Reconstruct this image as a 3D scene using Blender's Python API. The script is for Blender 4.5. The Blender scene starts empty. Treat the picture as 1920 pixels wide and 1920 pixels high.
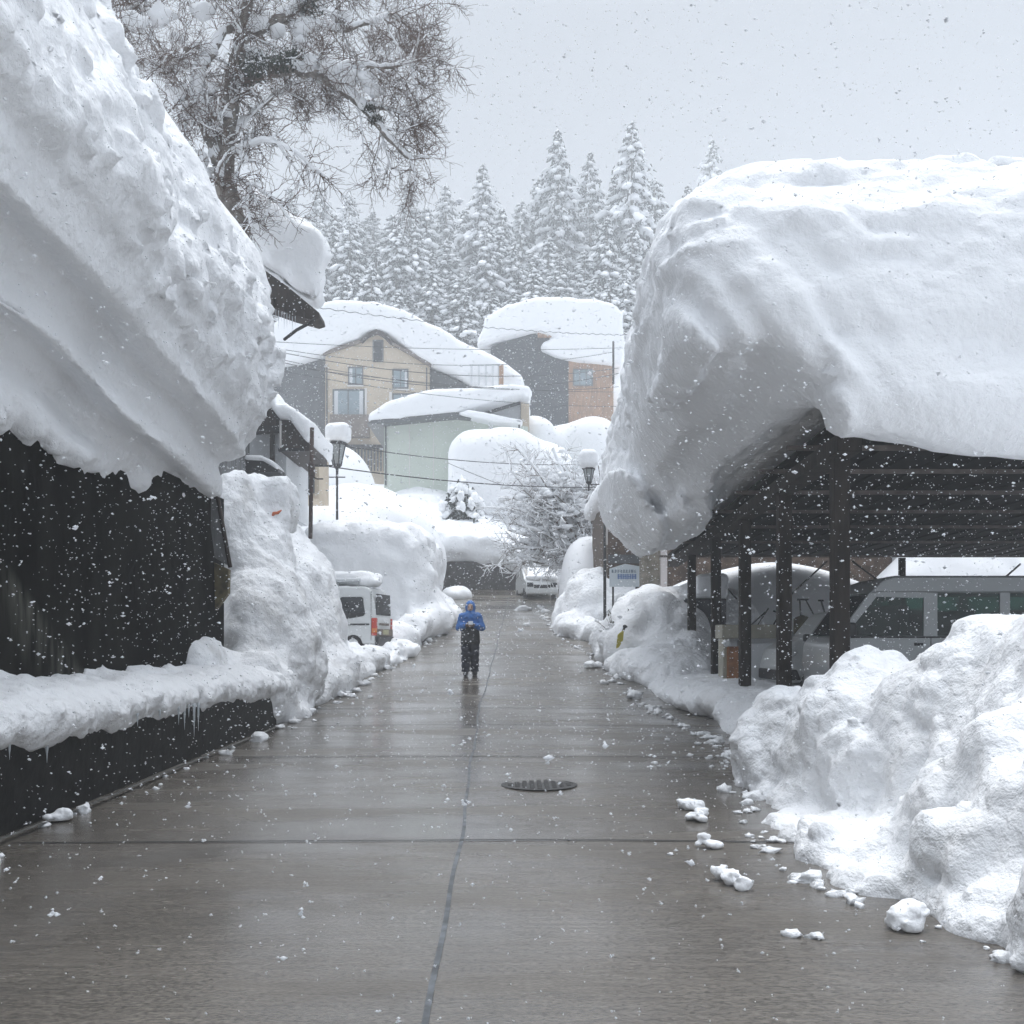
import bpy, bmesh, math, random
import numpy as np
from mathutils import Vector, Matrix

C = bpy.context.scene.collection
random.seed(7)
RNG = np.random.default_rng(11)
PI = math.pi

# ------------------------------------------------------------------ camera, light, exposure
cam_d = bpy.data.cameras.new('camera')
cam = bpy.data.objects.new('camera', cam_d); C.objects.link(cam)
cam.location = (0, 0, 1.6); cam.rotation_euler = (math.radians(90), 0, 0)
cam_d.lens = 36; cam_d.sensor_width = 36; cam_d.shift_y = 0.125
cam_d.clip_start = 0.05; cam_d.clip_end = 2000
bpy.context.scene.camera = cam

SUN_EL = math.radians(78)
world = bpy.data.worlds.new('World'); bpy.context.scene.world = world
world.use_nodes = True
wt = world.node_tree; wt.nodes.clear()
sky = wt.nodes.new('ShaderNodeTexSky'); sky.sky_type = 'NISHITA'; sky.sun_disc = False
sky.sun_elevation = SUN_EL; sky.sun_rotation = 0.0; sky.dust_density = 4.0; sky.air_density = 1.0
hs = wt.nodes.new('ShaderNodeHueSaturation'); hs.inputs['Saturation'].default_value = 0.30
mx = wt.nodes.new('ShaderNodeMixRGB'); mx.inputs['Fac'].default_value = 0.72
mx.inputs['Color2'].default_value = (6.85, 7.5, 8.35, 1)        # even cloud layer
bg = wt.nodes.new('ShaderNodeBackground'); bg.inputs['Strength'].default_value = 0.10
wo = wt.nodes.new('ShaderNodeOutputWorld')
wt.links.new(sky.outputs[0], hs.inputs['Color']); wt.links.new(hs.outputs[0], mx.inputs['Color1'])
tcw = wt.nodes.new('ShaderNodeTexCoord'); sep = wt.nodes.new('ShaderNodeSeparateXYZ'); wt.links.new(tcw.outputs['Generated'], sep.inputs[0])
mr = wt.nodes.new('ShaderNodeMapRange'); mr.interpolation_type = 'SMOOTHSTEP'      # overcast skies brighten toward the zenith
mr.inputs['From Min'].default_value = 0.50; mr.inputs['From Max'].default_value = 1.0; mr.inputs['To Min'].default_value = 0.99; mr.inputs['To Max'].default_value = 4.2
wt.links.new(sep.outputs['Z'], mr.inputs['Value'])
vm = wt.nodes.new('ShaderNodeVectorMath'); vm.operation = 'SCALE'
wt.links.new(mx.outputs[0], vm.inputs[0]); wt.links.new(mr.outputs[0], vm.inputs['Scale'])
wt.links.new(vm.outputs[0], bg.inputs[0]); wt.links.new(bg.outputs[0], wo.inputs[0])

sun_d = bpy.data.lights.new('sun', 'SUN'); sun_d.energy = 1.5; sun_d.angle = math.radians(35)
sun_d.color = (1.0, 0.97, 0.93)
sun = bpy.data.objects.new('sun', sun_d); C.objects.link(sun)
sun.rotation_euler = (-(PI / 2 - SUN_EL), 0, 0)               # light comes from +Y, high

sc = bpy.context.scene
sc.view_settings.view_transform = 'Standard'; sc.view_settings.look = 'None'
sc.view_settings.exposure = -0.30; sc.view_settings.gamma = 1.0
sc.cycles.volume_bounces = 2; sc.cycles.max_bounces = 6; sc.cycles.diffuse_bounces = 4
sc.cycles.use_denoising = True
HAZE = 0.0031

# ------------------------------------------------------------------ helpers
def fx(px, d): return (px - 960) / 1920 * d
def fz(py, d): return 1.6 + (1200 - py) / 1920 * d

def hash3(ix, iy, iz):
    h = (ix * 374761393 + iy * 668265263 + iz * 2147483647 + 1013904223) & 0xffffffff
    h = ((h ^ (h >> 13)) * 1274126177) & 0xffffffff
    h = (h ^ (h >> 16)) & 0xffff
    return h.astype(np.float32) / 32767.5 - 1.0

def vnoise(x, y, z):
    ix, iy, iz = np.floor(x).astype(np.int64), np.floor(y).astype(np.int64), np.floor(z).astype(np.int64)
    a, b, c = x - ix, y - iy, z - iz
    a = a * a * (3 - 2 * a); b = b * b * (3 - 2 * b); c = c * c * (3 - 2 * c)
    r = 0
    for i in (0, 1):
        for j in (0, 1):
            for k in (0, 1):
                w = (a if i else 1 - a) * (b if j else 1 - b) * (c if k else 1 - c)
                r = r + w * hash3(ix + i, iy + j, iz + k)
    return r

def ell(c, r, rz=0.0):
    cs, sn = math.cos(rz), math.sin(rz)
    def f(X, Y, Z):
        dx, dy, dz = X - c[0], Y - c[1], Z - c[2]
        u, v = dx * cs + dy * sn, -dx * sn + dy * cs
        k0 = np.sqrt((u / r[0]) ** 2 + (v / r[1]) ** 2 + (dz / r[2]) ** 2) + 1e-6
        k1 = np.sqrt((u / r[0] ** 2) ** 2 + (v / r[1] ** 2) ** 2 + (dz / r[2] ** 2) ** 2) + 1e-6
        return k0 * (k0 - 1) / k1
    return f

def rbox(c, hf, rd, rz=0.0):
    cs, sn = math.cos(rz), math.sin(rz)
    def f(X, Y, Z):
        dx, dy = X - c[0], Y - c[1]
        u, v, w = np.abs(dx * cs + dy * sn) - hf[0] + rd, np.abs(-dx * sn + dy * cs) - hf[1] + rd, np.abs(Z - c[2]) - hf[2] + rd
        return np.sqrt(np.maximum(u, 0) ** 2 + np.maximum(v, 0) ** 2 + np.maximum(w, 0) ** 2) + np.minimum(np.maximum(u, np.maximum(v, w)), 0) - rd
    return f

def rcone(a, b, ra, rb):
    a, b = np.array(a, float), np.array(b, float); ab = b - a; l2 = float(ab @ ab)
    def f(X, Y, Z):
        t = np.clip(((X - a[0]) * ab[0] + (Y - a[1]) * ab[1] + (Z - a[2]) * ab[2]) / l2, 0, 1)
        return np.sqrt((X - a[0] - t * ab[0]) ** 2 + (Y - a[1] - t * ab[1]) ** 2 + (Z - a[2] - t * ab[2]) ** 2) - (ra + (rb - ra) * t)
    return f

def poly2(U, V, pts):
    n = len(pts); d = None; s = np.ones(U.shape, np.float32)
    for i in range(n):
        (ax, ay), (bx_, by_) = pts[i], pts[i - 1]
        ex, ey = bx_ - ax, by_ - ay
        wx, wy = U - ax, V - ay
        t = np.clip((wx * ex + wy * ey) / (ex * ex + ey * ey + 1e-12), 0, 1)
        q = (wx - ex * t) ** 2 + (wy - ey * t) ** 2
        d = q if d is None else np.minimum(d, q)
        c1, c2, c3 = V >= ay, V < by_, ex * wy > ey * wx
        flip = (c1 & c2 & c3) | (~c1 & ~c2 & ~c3)
        s = np.where(flip, -s, s)
    return s * np.sqrt(d)

def smin(a, b, k):
    h = np.clip(0.5 + 0.5 * (b - a) / k, 0, 1)
    return b + (a - b) * h - k * h * (1 - h)
def smax(a, b, k): return -smin(-a, -b, k)

def union(fs, k):
    def f(X, Y, Z):
        r = fs[0](X, Y, Z)
        for g in fs[1:]: r = smin(r, g(X, Y, Z), k)
        return r
    return f

def surface_nets(F, o, h):
    nx, ny, nz = F.shape
    neg = F < 0
    cnt = np.zeros((nx - 1, ny - 1, nz - 1), np.int8)
    offs = [(i, j, k) for i in (0, 1) for j in (0, 1) for k in (0, 1)]
    for (i, j, k) in offs:
        cnt += neg[i:nx - 1 + i, j:ny - 1 + j, k:nz - 1 + k]
    act = (cnt > 0) & (cnt < 8)
    I, J, K = np.nonzero(act)
    idx = np.full(act.shape, -1, np.int64); idx[I, J, K] = np.arange(len(I))
    acc = np.zeros((len(I), 3)); num = np.zeros(len(I))
    for a in offs:
        for ax in range(3):
            if a[ax]: continue
            b = list(a); b[ax] = 1
            fa = F[I + a[0], J + a[1], K + a[2]]; fb = F[I + b[0], J + b[1], K + b[2]]
            m = (fa < 0) != (fb < 0)
            t = np.where(m, fa / (fa - fb + 1e-12), 0)
            p = np.empty((len(I), 3)); p[:] = a; p[:, ax] += t
            acc[m] += p[m]; num += m
    V = acc / num[:, None] + np.stack([I, J, K], 1)
    V = V * h + np.array(o)
    quads = []
    for ax in range(3):
        u, v = (ax + 1) % 3, (ax + 2) % 3
        sl0 = [slice(None)] * 3; sl1 = [slice(None)] * 3
        sl0[ax] = slice(0, F.shape[ax] - 1); sl1[ax] = slice(1, F.shape[ax])
        for q in (u, v): sl0[q] = slice(1, F.shape[q] - 1); sl1[q] = slice(1, F.shape[q] - 1)
        n0, n1 = neg[tuple(sl0)], neg[tuple(sl1)]
        for (m, fl) in ((n0 & ~n1, False), (~n0 & n1, True)):
            P = np.stack(np.nonzero(m), 1)
            if not len(P): continue
            P[:, u] += 1; P[:, v] += 1
            def cell(du, dv):
                Q = P.copy(); Q[:, u] -= du; Q[:, v] -= dv
                return idx[Q[:, 0], Q[:, 1], Q[:, 2]]
            q4 = np.stack([cell(1, 1), cell(0, 1), cell(0, 0), cell(1, 0)], 1)
            quads.append(q4[:, ::-1] if fl else q4)
    return V, np.concatenate(quads)

def mesh_np(name, V, Fc, smooth=True):
    me = bpy.data.meshes.new(name)
    V = np.asarray(V, np.float32); Fc = np.asarray(Fc, np.int32)
    n = Fc.shape[1]
    me.vertices.add(len(V)); me.vertices.foreach_set('co', V.ravel())
    me.loops.add(Fc.size); me.loops.foreach_set('vertex_index', Fc.ravel())
    me.polygons.add(len(Fc)); me.polygons.foreach_set('loop_start', np.arange(0, Fc.size, n, dtype=np.int32))
    me.update(calc_edges=True)
    if smooth: me.polygons.foreach_set('use_smooth', np.ones(len(Fc), bool))
    return me

def link(name, me, m, parent=None, loc=(0, 0, 0)):
    o = bpy.data.objects.new(name, me); C.objects.link(o)
    if m is not None:
        me.materials.clear(); me.materials.append(m)
    o.location = loc
    if parent: o.parent = parent
    return o

def tag(o, label=None, cat=None, group=None, kind=None):
    if label: o['label'] = label
    if cat: o['category'] = cat
    if group: o['group'] = group
    if kind: o['kind'] = kind
    return o

def thing(name, label, cat, loc=(0, 0, 0), rz=0, group=None):
    o = bpy.data.objects.new(name, None); C.objects.link(o)
    o.location = loc; o.rotation_euler = (0, 0, rz); o.empty_display_size = 0.2
    return tag(o, label, cat, group)

class MB:                                   # mesh builder; world coordinates unless parent rotated / local
    def __init__(s): s.b = bmesh.new()
    def box(s, x0, x1, y0, y1, z0, z1, bev=0.0):
        r = bmesh.ops.create_cube(s.b, size=1)['verts']
        for v in r: v.co = ((x0 + x1) / 2 + v.co.x * (x1 - x0), (y0 + y1) / 2 + v.co.y * (y1 - y0), (z0 + z1) / 2 + v.co.z * (z1 - z0))
        if bev:
            es = list({e for v in r for e in v.link_edges})
            bmesh.ops.bevel(s.b, geom=es, offset=bev, segments=2, affect='EDGES', profile=0.5)
        return s
    def prism(s, pts, y0, y1, axis='y', bev=0.0, seg=2):      # polygon (u,z) pushed along an axis
        def mk(u, z, t): return (u, t, z) if axis == 'y' else ((t, u, z) if axis == 'x' else (u, z, t))
        a = [s.b.verts.new(mk(u, z, y0)) for u, z in pts]; b = [s.b.verts.new(mk(u, z, y1)) for u, z in pts]
        n = len(pts); fs = [s.b.faces.new(a), s.b.faces.new(b[::-1])]
        for i in range(n): fs.append(s.b.faces.new((a[i], b[i], b[(i + 1) % n], a[(i + 1) % n])))
        bmesh.ops.recalc_face_normals(s.b, faces=fs)
        if bev:
            es = list({e for v in a + b for e in v.link_edges})
            bmesh.ops.bevel(s.b, geom=es, offset=bev, segments=seg, affect='EDGES', profile=0.5)
        return s
    def tube(s, pts, rad, n=8, cap=True):
        pts = [Vector(p) for p in pts]; rad = rad if isinstance(rad, (list, tuple)) else [rad] * len(pts)
        rings = []; up = None
        for i, p in enumerate(pts):
            d = (pts[min(i + 1, len(pts) - 1)] - pts[max(i - 1, 0)]).normalized()
            if up is None:
                up = Vector((0, 0, 1)) if abs(d.z) < 0.9 else Vector((1, 0, 0))
            a = d.cross(up).normalized(); up = a.cross(d).normalized(); 
            rings.append([s.b.verts.new(p + (a * math.cos(2 * PI * k / n) + up * math.sin(2 * PI * k / n)) * rad[i]) for k in range(n)])
        for i in range(len(rings) - 1):
            for k in range(n):
                f = s.b.faces.new((rings[i][k], rings[i][(k + 1) % n], rings[i + 1][(k + 1) % n], rings[i + 1][k])); f.smooth = True
        if cap and n > 2:
            s.b.faces.new(rings[0][::-1]); s.b.faces.new(rings[-1])
        return s
    def lathe(s, prof, c, n=16, axis='z'):
        rings = []
        for r, z in prof:
            ring = []
            for k in range(n):
                a = 2 * PI * k / n; u, v = r * math.cos(a), r * math.sin(a)
                q = (u, v, z) if axis == 'z' else ((z, u, v) if axis == 'x' else (u, z, v))
                ring.append(s.b.verts.new((c[0] + q[0], c[1] + q[1], c[2] + q[2])))
            rings.append(ring)
        fs = []
        for i in range(len(rings) - 1):
            for k in range(n):
                f = s.b.faces.new((rings[i][k], rings[i][(k + 1) % n], rings[i + 1][(k + 1) % n], rings[i + 1][k])); fs.append(f)
        fs.append(s.b.faces.new(rings[0][::-1])); fs.append(s.b.faces.new(rings[-1]))
        bmesh.ops.recalc_face_normals(s.b, faces=fs)
        return s
    def quad(s, *p):
        s.b.faces.new([s.b.verts.new(q) for q in p]); return s
    def build(s, name, m, parent=None, local=False, smooth=False):
        me = bpy.data.meshes.new(name)
        if parent is not None and not local:
            bmesh.ops.translate(s.b, verts=s.b.verts, vec=-parent_loc(parent))
        if smooth:
            for f in s.b.faces: f.smooth = True
        s.b.to_mesh(me); s.b.free()
        return link(name, me, m, parent)

def parent_loc(o):
    v = Vector((0, 0, 0))
    while o is not None: v = v + o.location; o = o.parent
    return v

# ------------------------------------------------------------------ materials
def mat(name, col, rough=0.6, metal=0.0, var=0.0, scale=4.0, bump=0.0, bscale=20.0, spec=0.5, stretch=(1, 1, 1), col2=None, coat=0.0, trans=0.0):
    m = bpy.data.materials.new(name); m.use_nodes = True
    t = m.node_tree; b = t.nodes['Principled BSDF']
    b.inputs['Base Color'].default_value = (*col, 1); b.inputs['Roughness'].default_value = rough
    b.inputs['Metallic'].default_value = metal; b.inputs['Specular IOR Level'].default_value = spec
    b.inputs['Coat Weight'].default_value = coat; b.inputs['Transmission Weight'].default_value = trans
    if var or bump or col2:
        tc = t.nodes.new('ShaderNodeTexCoord'); mp = t.nodes.new('ShaderNodeMapping'); mp.inputs['Scale'].default_value = stretch
        t.links.new(tc.outputs['Object'], mp.inputs[0])
    if var or col2:
        n = t.nodes.new('ShaderNodeTexNoise'); n.inputs['Scale'].default_value = scale; n.inputs['Detail'].default_value = 6
        t.links.new(mp.outputs[0], n.inputs['Vector'])
        r = t.nodes.new('ShaderNodeValToRGB')
        c2 = col2 or tuple(min(1, c * (1 + var)) for c in col); c1 = col if col2 else tuple(c * (1 - var) for c in col)
        r.color_ramp.elements[0].color = (*c1, 1); r.color_ramp.elements[1].color = (*c2, 1)
        r.color_ramp.elements[0].position = 0.35; r.color_ramp.elements[1].position = 0.68
        t.links.new(n.outputs[0], r.inputs[0]); t.links.new(r.outputs[0], b.inputs['Base Color'])
    if bump:
        n2 = t.nodes.new('ShaderNodeTexNoise'); n2.inputs['Scale'].default_value = bscale; n2.inputs['Detail'].default_value = 5
        t.links.new(mp.outputs[0], n2.inputs['Vector'])
        bp = t.nodes.new('ShaderNodeBump'); bp.inputs['Strength'].default_value = bump; bp.inputs['Distance'].default_value = 0.03
        t.links.new(n2.outputs[0], bp.inputs['Height']); t.links.new(bp.outputs[0], b.inputs['Normal'])
    return m

def snow_mat(name, bump=0.5, bscale=9.0, col=(0.885, 0.897, 0.915), dirt=None, lumpy=0):
    m = mat(name, col, rough=0.75, bump=bump, bscale=bscale, spec=0.25)
    t = m.node_tree; b = t.nodes['Principled BSDF']
    bp = next(n for n in t.nodes if n.type == 'BUMP'); bp.inputs['Distance'].default_value = 0.06
    tc = next(n for n in t.nodes if n.type == 'TEX_COORD')
    n3 = t.nodes.new('ShaderNodeTexNoise'); n3.inputs['Scale'].default_value = bscale * 7; n3.inputs['Detail'].default_value = 3
    t.links.new(tc.outputs['Object'], n3.inputs['Vector'])
    b2 = t.nodes.new('ShaderNodeBump'); b2.inputs['Strength'].default_value = bump * 0.5; b2.inputs['Distance'].default_value = 0.02
    t.links.new(n3.outputs[0], b2.inputs['Height']); t.links.new(bp.outputs[0], b2.inputs['Normal']); t.links.new(b2.outputs[0], b.inputs['Normal'])
    if lumpy:                                   # rounded clods with creases between
        vo = t.nodes.new('ShaderNodeTexVoronoi'); vo.feature = 'SMOOTH_F1'; vo.inputs['Scale'].default_value = lumpy; vo.inputs['Smoothness'].default_value = .35
        wp = t.nodes.new('ShaderNodeMixRGB'); wp.blend_type = 'LINEAR_LIGHT'; wp.inputs[0].default_value = .10
        nw = t.nodes.new('ShaderNodeTexNoise'); nw.inputs['Scale'].default_value = 3.0; nw.inputs['Detail'].default_value = 3
        t.links.new(tc.outputs['Object'], nw.inputs['Vector']); t.links.new(tc.outputs['Object'], wp.inputs[1]); t.links.new(nw.outputs['Color'], wp.inputs[2])
        t.links.new(wp.outputs[0], vo.inputs['Vector'])
        b3 = t.nodes.new('ShaderNodeBump'); b3.invert = True; b3.inputs['Strength'].default_value = .24; b3.inputs['Distance'].default_value = .05
        t.links.new(vo.outputs['Distance'], b3.inputs['Height']); t.links.new(b3.outputs[0], bp.inputs['Normal'])
    if dirt:
        n = t.nodes.new('ShaderNodeTexNoise'); n.inputs['Scale'].default_value = 1.6; n.inputs['Detail'].default_value = 8
        t.links.new(tc.outputs['Object'], n.inputs['Vector'])
        r = t.nodes.new('ShaderNodeValToRGB')
        r.color_ramp.elements[0].color = (*col, 1); r.color_ramp.elements[0].position = 0.52
        r.color_ramp.elements[1].color = (*dirt, 1); r.color_ramp.elements[1].position = 0.82
        t.links.new(n.outputs[0], r.inputs[0]); t.links.new(r.outputs[0], b.inputs['Base Color'])
    return m

M = {}
M['snow'] = snow_mat('snow', 0.45, 9)
M['snow_rough'] = snow_mat('clumpy snow', 0.8, 10, lumpy=6.5)
M['snow_dirty'] = snow_mat('ploughed snow', 0.9, 9, lumpy=7, dirt=(0.50, 0.49, 0.475))
M['snow_bank'] = snow_mat('roadside snow', 0.9, 10, lumpy=9, dirt=(0.70, 0.70, 0.70))
M['snow_far'] = snow_mat('soft snow', 0.2, 3)
M['snow_block'] = snow_mat('layered roof snow', 0.7, 9)
M['flake'] = mat('snowflake', (0.92, 0.93, 0.95), 0.8)
M['black_wood'] = mat('tarred wall', (0.009, 0.0088, 0.0075), 0.9, var=0.7, scale=1.6, bump=0.5, bscale=5, spec=0.08, stretch=(1, 1.3, 0.45))
M['dark_concrete'] = mat('wet dark concrete', (0.012, 0.012, 0.0115), 0.6, var=0.5, scale=4, bump=0.3, bscale=12, spec=0.25)
M['iron'] = mat('dark painted iron', (0.016, 0.016, 0.017), 0.5, spec=0.4)
M['rust'] = mat('rusty iron', (0.045, 0.026, 0.020), 0.8, var=0.5, scale=12)
M['brown_wood'] = mat('dark brown timber', (0.035, 0.025, 0.020), 0.7, var=0.4, scale=8, bump=0.3, bscale=20, stretch=(1, 1, 0.2))
M['grey_wood'] = mat('weathered board', (0.16, 0.165, 0.17), 0.8, var=0.5, scale=5, stretch=(1, 1, 0.25))
M['ochre_wood'] = mat('ochre timber', (0.10, 0.08, 0.035), 0.8, var=0.5, scale=6)
M['bark'] = mat('grey brown bark', (0.20, 0.18, 0.16), 0.9, var=0.5, scale=6, bump=0.6, bscale=14)
M['twig'] = mat('twig bark', (0.10, 0.062, 0.045), 0.9)
M['leaf_dark'] = mat('evergreen leaves', (0.022, 0.030, 0.018), 0.7, var=0.5, scale=3)
M['needle'] = mat('cedar needles', (0.022, 0.032, 0.026), 0.8, var=0.5, scale=1.5)
M['tan'] = mat('tan render', (0.52, 0.44, 0.34), 0.85, var=0.08, scale=1.2)
M['tan_dark'] = mat('brown panel', (0.17, 0.14, 0.12), 0.8, var=0.2, scale=3)
M['grey_wall'] = mat('dark grey cladding', (0.085, 0.09, 0.095), 0.8, var=0.25, scale=2, stretch=(1, 1, 0.2))
M['charcoal'] = mat('charcoal cladding', (0.035, 0.040, 0.045), 0.8, var=0.25, scale=2, stretch=(1, 1, 0.2))
M['green_wall'] = mat('pale green siding', (0.55, 0.60, 0.53), 0.8, var=0.05, scale=1)
M['white_wall'] = mat('off white siding', (0.62, 0.64, 0.66), 0.8, var=0.05, scale=1)
M['trim'] = mat('white trim', (0.66, 0.64, 0.62), 0.7)
M['orange_wall'] = mat('orange timber', (0.34, 0.20, 0.12), 0.8, var=0.25, scale=2.5, stretch=(3, 1, 0.4))
M['roof_metal'] = mat('grey roof metal', (0.10, 0.105, 0.11), 0.5, var=0.1, scale=2)
M['win'] = mat('window glass', (0.24, 0.30, 0.33), 0.12, spec=0.8)
M['win_dark'] = mat('dark window glass', (0.02, 0.024, 0.028), 0.1, spec=0.6)
M['frame'] = mat('window frame', (0.12, 0.125, 0.13), 0.5)
M['stone_wall'] = mat('wet stone wall', (0.045, 0.043, 0.042), 0.8, var=0.6, scale=5, bump=0.8, bscale=5)
M['brick'] = mat('brown brick cladding', (0.10, 0.068, 0.048), 0.8, var=0.45, scale=5)
M['stone_pillar'] = mat('mottled stone', (0.13, 0.115, 0.09), 0.8, col2=(0.30, 0.27, 0.22), scale=3.5, bump=0.5, bscale=5)
M['pale_post'] = mat('pale painted post', (0.50, 0.46, 0.45), 0.7)

# ------------------------------------------------------------------ terrain and road
PY = [-12, 0, 9, 13, 17, 20, 24.5, 50, 52, 56, 62, 70, 80, 95, 110, 150, 185, 260]
PZ = [0, 0, 0, .11, .20, .30, .73, 3.8, 4.0, 6.0, 9.6, 11.6, 13.5, 24, 36, 58, 68, 70]
def zr(y): 
    y = np.asarray(y, float)
    return sum(np.interp(y + o, PY, PZ) for o in (-1.2, -.6, 0, .6, 1.2)) / 5

def sstep(a, b, x):
    t = np.clip((x - a) / (b - a), 0, 1); return t * t * (3 - 2 * t)

def terrain_h(X, Y):
    z = zr(Y)
    side = np.maximum(sstep(3.9, 5.2, X), sstep(4.3, 5.6, -X))
    near = 1 - sstep(50, 56, Y)
    lift = side * 0.62 * near
    far = sstep(52, 60, Y)
    n = vnoise(X * .35, Y * .35, X * 0) * .25 + vnoise(X * 1.1 + 9, Y * 1.1, X * 0) * .06
    hill = sstep(80, 120, Y)
    n2 = vnoise(X * .04 + 3, Y * .04, X * 0) * 5
    road = (1 - side) * near
    return z + lift + n * (side * near + far) + n2 * hill - 0.06 * road + np.abs(X) * 0.05 * far

ys = np.concatenate([np.arange(-12, 60, .5), np.arange(60, 262, 2.5)])
xs = np.concatenate([np.arange(-130, -20, 4.), np.arange(-20, 20, .5), np.arange(20, 131, 4.)])
XX, YY = np.meshgrid(xs, ys, indexing='ij')
ZZ = terrain_h(XX, YY)
nx, ny = XX.shape
ii = np.arange(nx * ny).reshape(nx, ny)
Q = np.stack([ii[:-1, :-1], ii[1:, :-1], ii[1:, 1:], ii[:-1, 1:]], -1).reshape(-1, 4)
g = link('snow_ground', mesh_np('snow_ground', np.stack([XX, YY, ZZ], -1).reshape(-1, 3), Q), M['snow_far'])
tag(g, kind='structure')

def road_material():
    m = bpy.data.materials.new('wet concrete road'); m.use_nodes = True
    t = m.node_tree; b = t.nodes['Principled BSDF']; N = t.nodes.new; L = t.links.new
    tc = N('ShaderNodeTexCoord')
    def noise(scale, st, det=6, rough=.6):
        mp = N('ShaderNodeMapping'); mp.inputs['Scale'].default_value = st; L(tc.outputs['Object'], mp.inputs[0])
        n = N('ShaderNodeTexNoise'); n.inputs['Scale'].default_value = scale; n.inputs['Detail'].default_value = det; n.inputs['Roughness'].default_value = rough
        L(mp.outputs[0], n.inputs['Vector']); return n
    def ramp(n, p0, c0, p1, c1):
        r = N('ShaderNodeValToRGB'); e = r.color_ramp.elements
        e[0].position, e[0].color, e[1].position, e[1].color = p0, (*c0, 1), p1, (*c1, 1)
        L(n.outputs[0], r.inputs[0]); return r
    big = noise(.5, (.8, .5, 1)); fine = noise(14, (.16, 1.6, 1), 8, .7); grain = noise(70, (.45, 1, 1), 4)
    c1 = ramp(big, .35, (.118, .104, .088), .7, (.200, .181, .158))
    c2 = ramp(fine, .3, (.66, .66, .66), .7, (1.15, 1.15, 1.15))
    mu = N('ShaderNodeMixRGB'); mu.blend_type = 'MULTIPLY'; mu.inputs[0].default_value = 1; L(c1.outputs[0], mu.inputs[1]); L(c2.outputs[0], mu.inputs[2])
    c3 = ramp(grain, .32, (.5, .5, .5), .68, (1.4, 1.4, 1.4))
    mu2 = N('ShaderNodeMixRGB'); mu2.blend_type = 'MULTIPLY'; mu2.inputs[0].default_value = 1; L(mu.outputs[0], mu2.inputs[1]); L(c3.outputs[0], mu2.inputs[2])
    L(mu2.outputs[0], b.inputs['Base Color'])
    wet = noise(.9, (.35, 1.1, 1), 7)
    rr = ramp(wet, .36, (.10,) * 3, .68, (.40,) * 3); L(rr.outputs[0], b.inputs['Roughness'])
    b.inputs['Specular IOR Level'].default_value = 0.5
    cw = ramp(wet, .36, (.6,) * 3, .58, (.06,) * 3); L(cw.outputs[0], b.inputs['Coat Weight']); b.inputs['Coat Roughness'].default_value = .16
    bp = N('ShaderNodeBump'); bp.inputs['Strength'].default_value = .4; bp.inputs['Distance'].default_value = .008; L(fine.outputs[0], bp.inputs['Height'])
    bp2 = N('ShaderNodeBump'); bp2.inputs['Strength'].default_value = .5; bp2.inputs['Distance'].default_value = .006; L(grain.outputs[0], bp2.inputs['Height'])
    L(bp.outputs[0], bp2.inputs['Normal']); L(bp2.outputs[0], b.inputs['Normal'])
    return m
M['road'] = road_material()
M['joint'] = mat('road joint', (.022, .022, .022), .5, var=.4, scale=6)
M['seam'] = mat('road seam', (.10, .11, .12), .5, var=.5, scale=9)

def road_z(x, y): return float(zr(y)) - 0.004 * (x + .5) ** 2 * (1 if abs(x) < 5 else 0) * .6
def sheet(name, x_of, y_of, nu, nv, lift, m):
    V = []; 
    for i in range(nu + 1):
        for j in range(nv + 1):
            x, y = x_of(i / nu, j / nv), y_of(i / nu, j / nv); V.append((x, y, road_z(x, y) + lift))
    k = np.arange((nu + 1) * (nv + 1)).reshape(nu + 1, nv + 1)
    q = np.stack([k[:-1, :-1], k[1:, :-1], k[1:, 1:], k[:-1, 1:]], -1).reshape(-1, 4)
    return link(name, mesh_np(name, V, q), m)
tag(sheet('road', lambda u, v: -5.2 + 10.4 * u, lambda u, v: -8 + 60.4 * v, 20, 120, 0, M['road']), kind='structure')
def seam_x(y): return -.27 - .018 * y + .012 * math.sin(y * .9) + .008 * math.sin(y * 2.3 + 1) + (.035 * (y - 20) if y > 20 else 0)
tag(sheet('road_seam', lambda u, v: seam_x(3 + 46 * v) + (u - .5) * .03, lambda u, v: 3 + 46 * v, 2, 160, .004, M['seam']), kind='structure')
for yj, x0, x1 in ((8.15, -4.0, 3.2), (13.1, -3.6, 3.4), (16.9, -3.9, 3.4), (19.6, -3.9, 3.2), (26.2, -1.0, -.3), (28.5, -3, 2.5), (33, -2.6, -.2), (36, .0, 2)):
    tag(sheet('road_joint', lambda u, v: x0 + (x1 - x0) * u, lambda u, v: yj + (v - .5) * .032 + .02 * math.sin(u * 9 + yj), 60, 1, .008, M['joint']), kind='structure')

# the air
M['haze'] = bpy.data.materials.new('haze'); M['haze'].use_nodes = True
ht = M['haze'].node_tree; ht.nodes.clear()
pv = ht.nodes.new('ShaderNodeVolumePrincipled'); ho = ht.nodes.new('ShaderNodeOutputMaterial')
pv.inputs['Color'].default_value = (.93, .955, .98, 1); pv.inputs['Density'].default_value = HAZE; pv.inputs['Anisotropy'].default_value = 0.2
ht.links.new(pv.outputs[0], ho.inputs['Volume'])
b = MB().box(-131, 131, -13, 263, -1.5, 82)
tag(b.build('haze', M['haze']), kind='stuff')

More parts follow.
